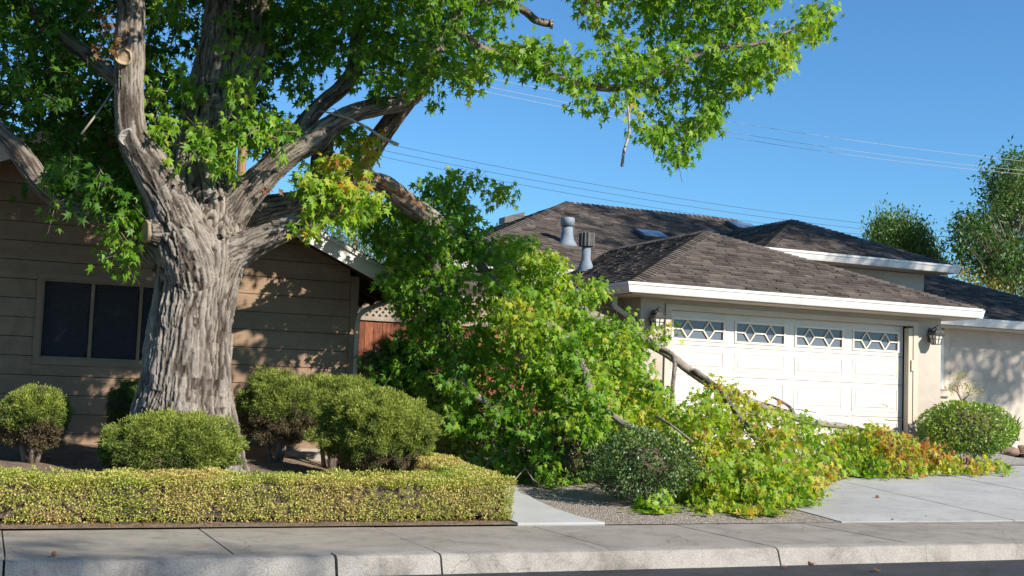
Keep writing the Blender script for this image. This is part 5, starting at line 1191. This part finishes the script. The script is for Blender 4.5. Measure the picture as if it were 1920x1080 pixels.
def dead_leaf(x, y, s, label, road=False):
    d = ray(x, y); p = CP+d*((-EYE-(.155 if road else 0))/d[2]) if (y > 985 or road) else PY(x, y, groundY(x, y))
    V, F, T = place(STAR, p[None]+np.array([[0, 0, .012]]), unit(1)*np.array([[1, 1, .1]]), np.array([[.2, -.3, 1.]]), np.array([s]), np.array([RNG.uniform(.94, 1)]), np.array([-1.2])); V[:, 2] = np.maximum(V[:, 2], p[2]+.004)
    tag(np_mesh('dead_leaf', V, F, T, 'leaf'), label, 'leaf', 'dead leaves on the pavement and road')
for q in ((1420, 1061, .07, 'reddish dead leaf in the gutter under the kerb', True), (1475, 1066, .08, 'curled tan leaf on the road right of the reddish leaf', True), (1520, 1060, .1, 'largest curled brown leaf against the kerb foot', True), (1648, 1074, .11, 'flat yellowish leaf on the asphalt', True), (1148, 1068, .07, 'green leaf in the gutter before the path', True), (1074, 902, .08, 'orange leaf on the gravel in front of the low dark shrub'), (1465, 955, .07, 'pink leaf beside the driveway edge'), (1735, 970, .04, 'small dark leaf on the driveway lip')): dead_leaf(*q)
# leaf litter along the hedge foot
n = 520; X = RNG.uniform(-3, 5, n); Y = 11.50+RNG.uniform(0, .16, n); P = np.column_stack([X, Y, np.full(n, .02)+RNG.uniform(0, .015, n)])
V, F, T = place(DIA, P, unit(n)*np.array([1, 1, .2]), np.array([0, 0, 1.])+RNG.normal(size=(n, 3))*.4, RNG.uniform(.015, .045, n), RNG.uniform(.93, 1, n)); tag(np_mesh('leaf_litter', V, F, T, 'leaf'), 'strip of dry brown leaf litter along the foot of the hedge', 'leaf litter', kind='stuff')
n = 420; X = RNG.uniform(-2, 4.6, n); Y = RNG.uniform(12.3, 15.7, n); P = np.array([(x, y, plz(x, y)+.012) for x, y in zip(X, Y)])
V, F, T = place(DIA, P, unit(n)*np.array([1, 1, .2]), np.array([0, 0, 1.])+RNG.normal(size=(n, 3))*.5, RNG.uniform(.03, .08, n), RNG.uniform(.93, 1, n)); tag(np_mesh('leaf_litter', V, F, T, 'leaf'), 'scattered dry leaves on the bare soil between the shrubs', 'leaf litter', kind='stuff')

# ------------------------------------------------------------------ wires and pole
pole = thing('utility_pole', (PY(453, 300, 35)[0], 35, .4), 'brown wooden utility pole seen between the limbs behind the trunk', 'utility pole')
px_ = PY(453, 300, 35)[0]; build('post', MB().tube([(px_, 35, .4), (px_, 35, 5), (px_+.02, 35, 12.6)], [.17, .14, .11], 12), 'pole', pole, True)
build('crossarm', MB().bar((px_-1.0, 35, 11.9), (px_+1.0, 35, 11.9), .1, .12), 'pole', pole)
def wire(pts, Y, r, mat, label, g):
    q = [PY(x, y, Y) for x, y in pts]; X = np.array([p[0] for p in q]); Z = np.array([p[2] for p in q]); co = np.polyfit(X, Z, 2 if len(q) > 2 else 1)
    xs = np.linspace(X.min()-12, X.max()+14, 60); mb = MB().tube([(x, Y, np.polyval(co, x)) for x in xs], r, 5)
    tag(build('power_line', mb, mat, None, True), label, 'power line', g)
wire([(847, 133), (1107, 182), (1323, 223), (1600, 262), (1830, 293)], 26, .005, 'wire', 'topmost of the three pale power lines high over the garage', 'pale power lines')
wire([(817, 143), (1000, 178), (1330, 243), (1600, 282), (1830, 311)], 26, .005, 'wire', 'middle of the three pale power lines high over the garage', 'pale power lines')
wire([(815, 153), (1000, 188), (1330, 252), (1600, 292), (1828, 318)], 26, .005, 'wire', 'lowest of the three pale power lines high over the garage', 'pale power lines')
wire([(750, 275), (947, 315), (1280, 373), (1638, 421)], 36, .0075, 'wire_dark', 'topmost of the three dark power lines just above the roofs', 'dark power lines')
wire([(724, 283), (1000, 338), (1280, 385), (1623, 430)], 36, .0075, 'wire_dark', 'middle of the three dark power lines just above the roofs', 'dark power lines')
wire([(712, 293), (1053, 360), (1280, 398), (1620, 440)], 36, .0075, 'wire_dark', 'lowest of the three dark power lines just above the roofs', 'dark power lines')

# ------------------------------------------------------------------ background trees
def bg_tree(name, label, polys, Y, n, th, size, base, seed, tint=.4, trunk=True, mat='far_leaf', aw=.42, nz=(1.2, .42), pick=None, up=False):
    X = PY(base[0], base[1], Y)[0]; t = thing(name, (X, Y, .5), label, 'tree'); L = []
    br = MB()
    for poly, k in polys:
        C = region(poly, int(n*k), idw([(0, 0, Y)], th), nz=nz, seed=seed, ground=False)
        m = 7; P = np.repeat(C, m, 0)+RNG.normal(size=(len(C)*m, 3))*np.array([size*1.3, size*1.3, size*(2.0 if up else 1.3)]); q = len(P)
        A = RNG.normal(size=(q, 3))*.6+np.array([0, 0, .8 if up else -.35]); N = RNG.normal(size=(q, 3))*.6+SUN*.4
        T = tint+(fbm(P*.8, seed+2, 2)-.5)*.7+RNG.normal(size=q)*.1; T = np.clip(T, 0, .9)
        if pick: T = np.where(RNG.uniform(0, 1, q) < pick, .97, T)
        L.append(place(diamond(aw), P, A, N, size*RNG.uniform(.6, 1.3, q), T))
        for c_ in C[::9]: br.tube([c_, (c_+np.array([X, Y, max(2., c_[2]-1.5)]))/2], [.008, .03], 4)
    V, F, T = cat(L); np_mesh('crown', V, F, T, mat, t)
    zt = max(V[:, 2]); mb = MB(); mb.tube([(X, Y, .2), (X+.05, Y, zt*.4), (X-.1, Y, zt*.85)], [.15, .10, .03], 9); build('trunk', mb, 'twig', t, True); build('branches', br, 'twig', t)
    return t
bg_tree('tree', 'tall airy tree with dark green leaves at the right edge behind the roofs', [([(1850, 310), (1870, 318), (1895, 292), (1960, 300), (1960, 560), (1850, 520), (1800, 500), (1792, 455), (1790, 430), (1808, 402), (1828, 410), (1856, 385), (1845, 345)], 1.0)], 30, 2300, 1.6, .16, (1900, 500), 81, .45, nz=(1.0, .42))
bg_tree('tree', 'bushy upright green tree left of the tall airy tree beyond the roof', [([(1632, 450), (1642, 425), (1657, 408), (1668, 435), (1690, 405), (1703, 440), (1726, 425), (1738, 455), (1752, 472), (1764, 495), (1770, 510), (1700, 505), (1635, 485)], 1.0)], 34, 2100, 1.2, .14, (1700, 480), 82, .55, up=True, nz=(2, .25))
bg_tree('tree', 'orange-tinged bush just above the wing roof', [([(1785, 500), (1800, 505), (1850, 520), (1880, 535), (1880, 560), (1790, 540)], 1.0)], 29, 90, .5, .12, (1830, 530), 83, .9, pick=.6, nz=(1, 0))
bg_tree('tree', 'light green feathery tree behind the white gable edge', [([(590, 400), (720, 420), (745, 500), (700, 540), (640, 500), (600, 460)], 1.0)], 28, 330, 1.0, .17, (670, 480), 84, .62, aw=.16, nz=(1.5, .35))
bg_tree('tree', 'yellow-green tree peeking over the left end of the gable', [([(-60, 270), (0, 285), (35, 300), (40, 320), (-60, 360)], .5), ([(275, 235), (330, 240), (330, 275), (285, 262)], .5)], 24, 200, .8, .13, (0, 340), 85, .8, nz=(1, 0))
# trees standing outside the frame, whose shade falls on the wing, the roofs and the pavement
def street_tree(x, y, blobs, n, label, seed, tz=5):
    t = thing('street_tree', (x, y, 0), label, 'tree'); L = []
    for c, r, k in blobs:
        U = unit(int(n*k)); R = RNG.uniform(.2, 1, len(U))**.5; C = np.array(c)+U*R[:, None]*np.array(r); C = C[fbm(C*.8, seed, 2) > .45]
        m = 12; P = np.repeat(C, m, 0)+RNG.normal(size=(len(C)*m, 3))*.16; q = len(P)
        L.append(place(diamond(.7), P, RNG.normal(size=(q, 3)), RNG.normal(size=(q, 3)), .15*RNG.uniform(.7, 1.3, q), RNG.uniform(.2, .6, q)))
    V, F, T = cat(L); x_, y_, z_ = project(V); print('street tree in frame:', int(((z_ > 0) & (x_ > 0) & (x_ < 1920) & (y_ > 0) & (y_ < 1080)).sum()))
    np_mesh('crown', V, F, T, 'far_leaf', t); mb = MB(); mb.tube([(x, y, -.1), (x+.1, y, tz), (x, y, tz+4)], [.25, .2, .08], 10); build('trunk', mb, 'twig', t, True)
street_tree(27, 10.5, [((27, 10.5, 14.2), (4.0, 4.0, 5.4), .75), ((28.6, 12.4, 11.5), (3.2, 3.2, 3.4), .3)], 6200, 'street tree to the right of the driveway', 91, 8)
street_tree(12, -8.5, [((11.3, -8.4, 11.6), (3.2, 2.0, 1.8), 1)], 420, 'tree across the street', 92, 8)
print('objects', len(bpy.data.objects))
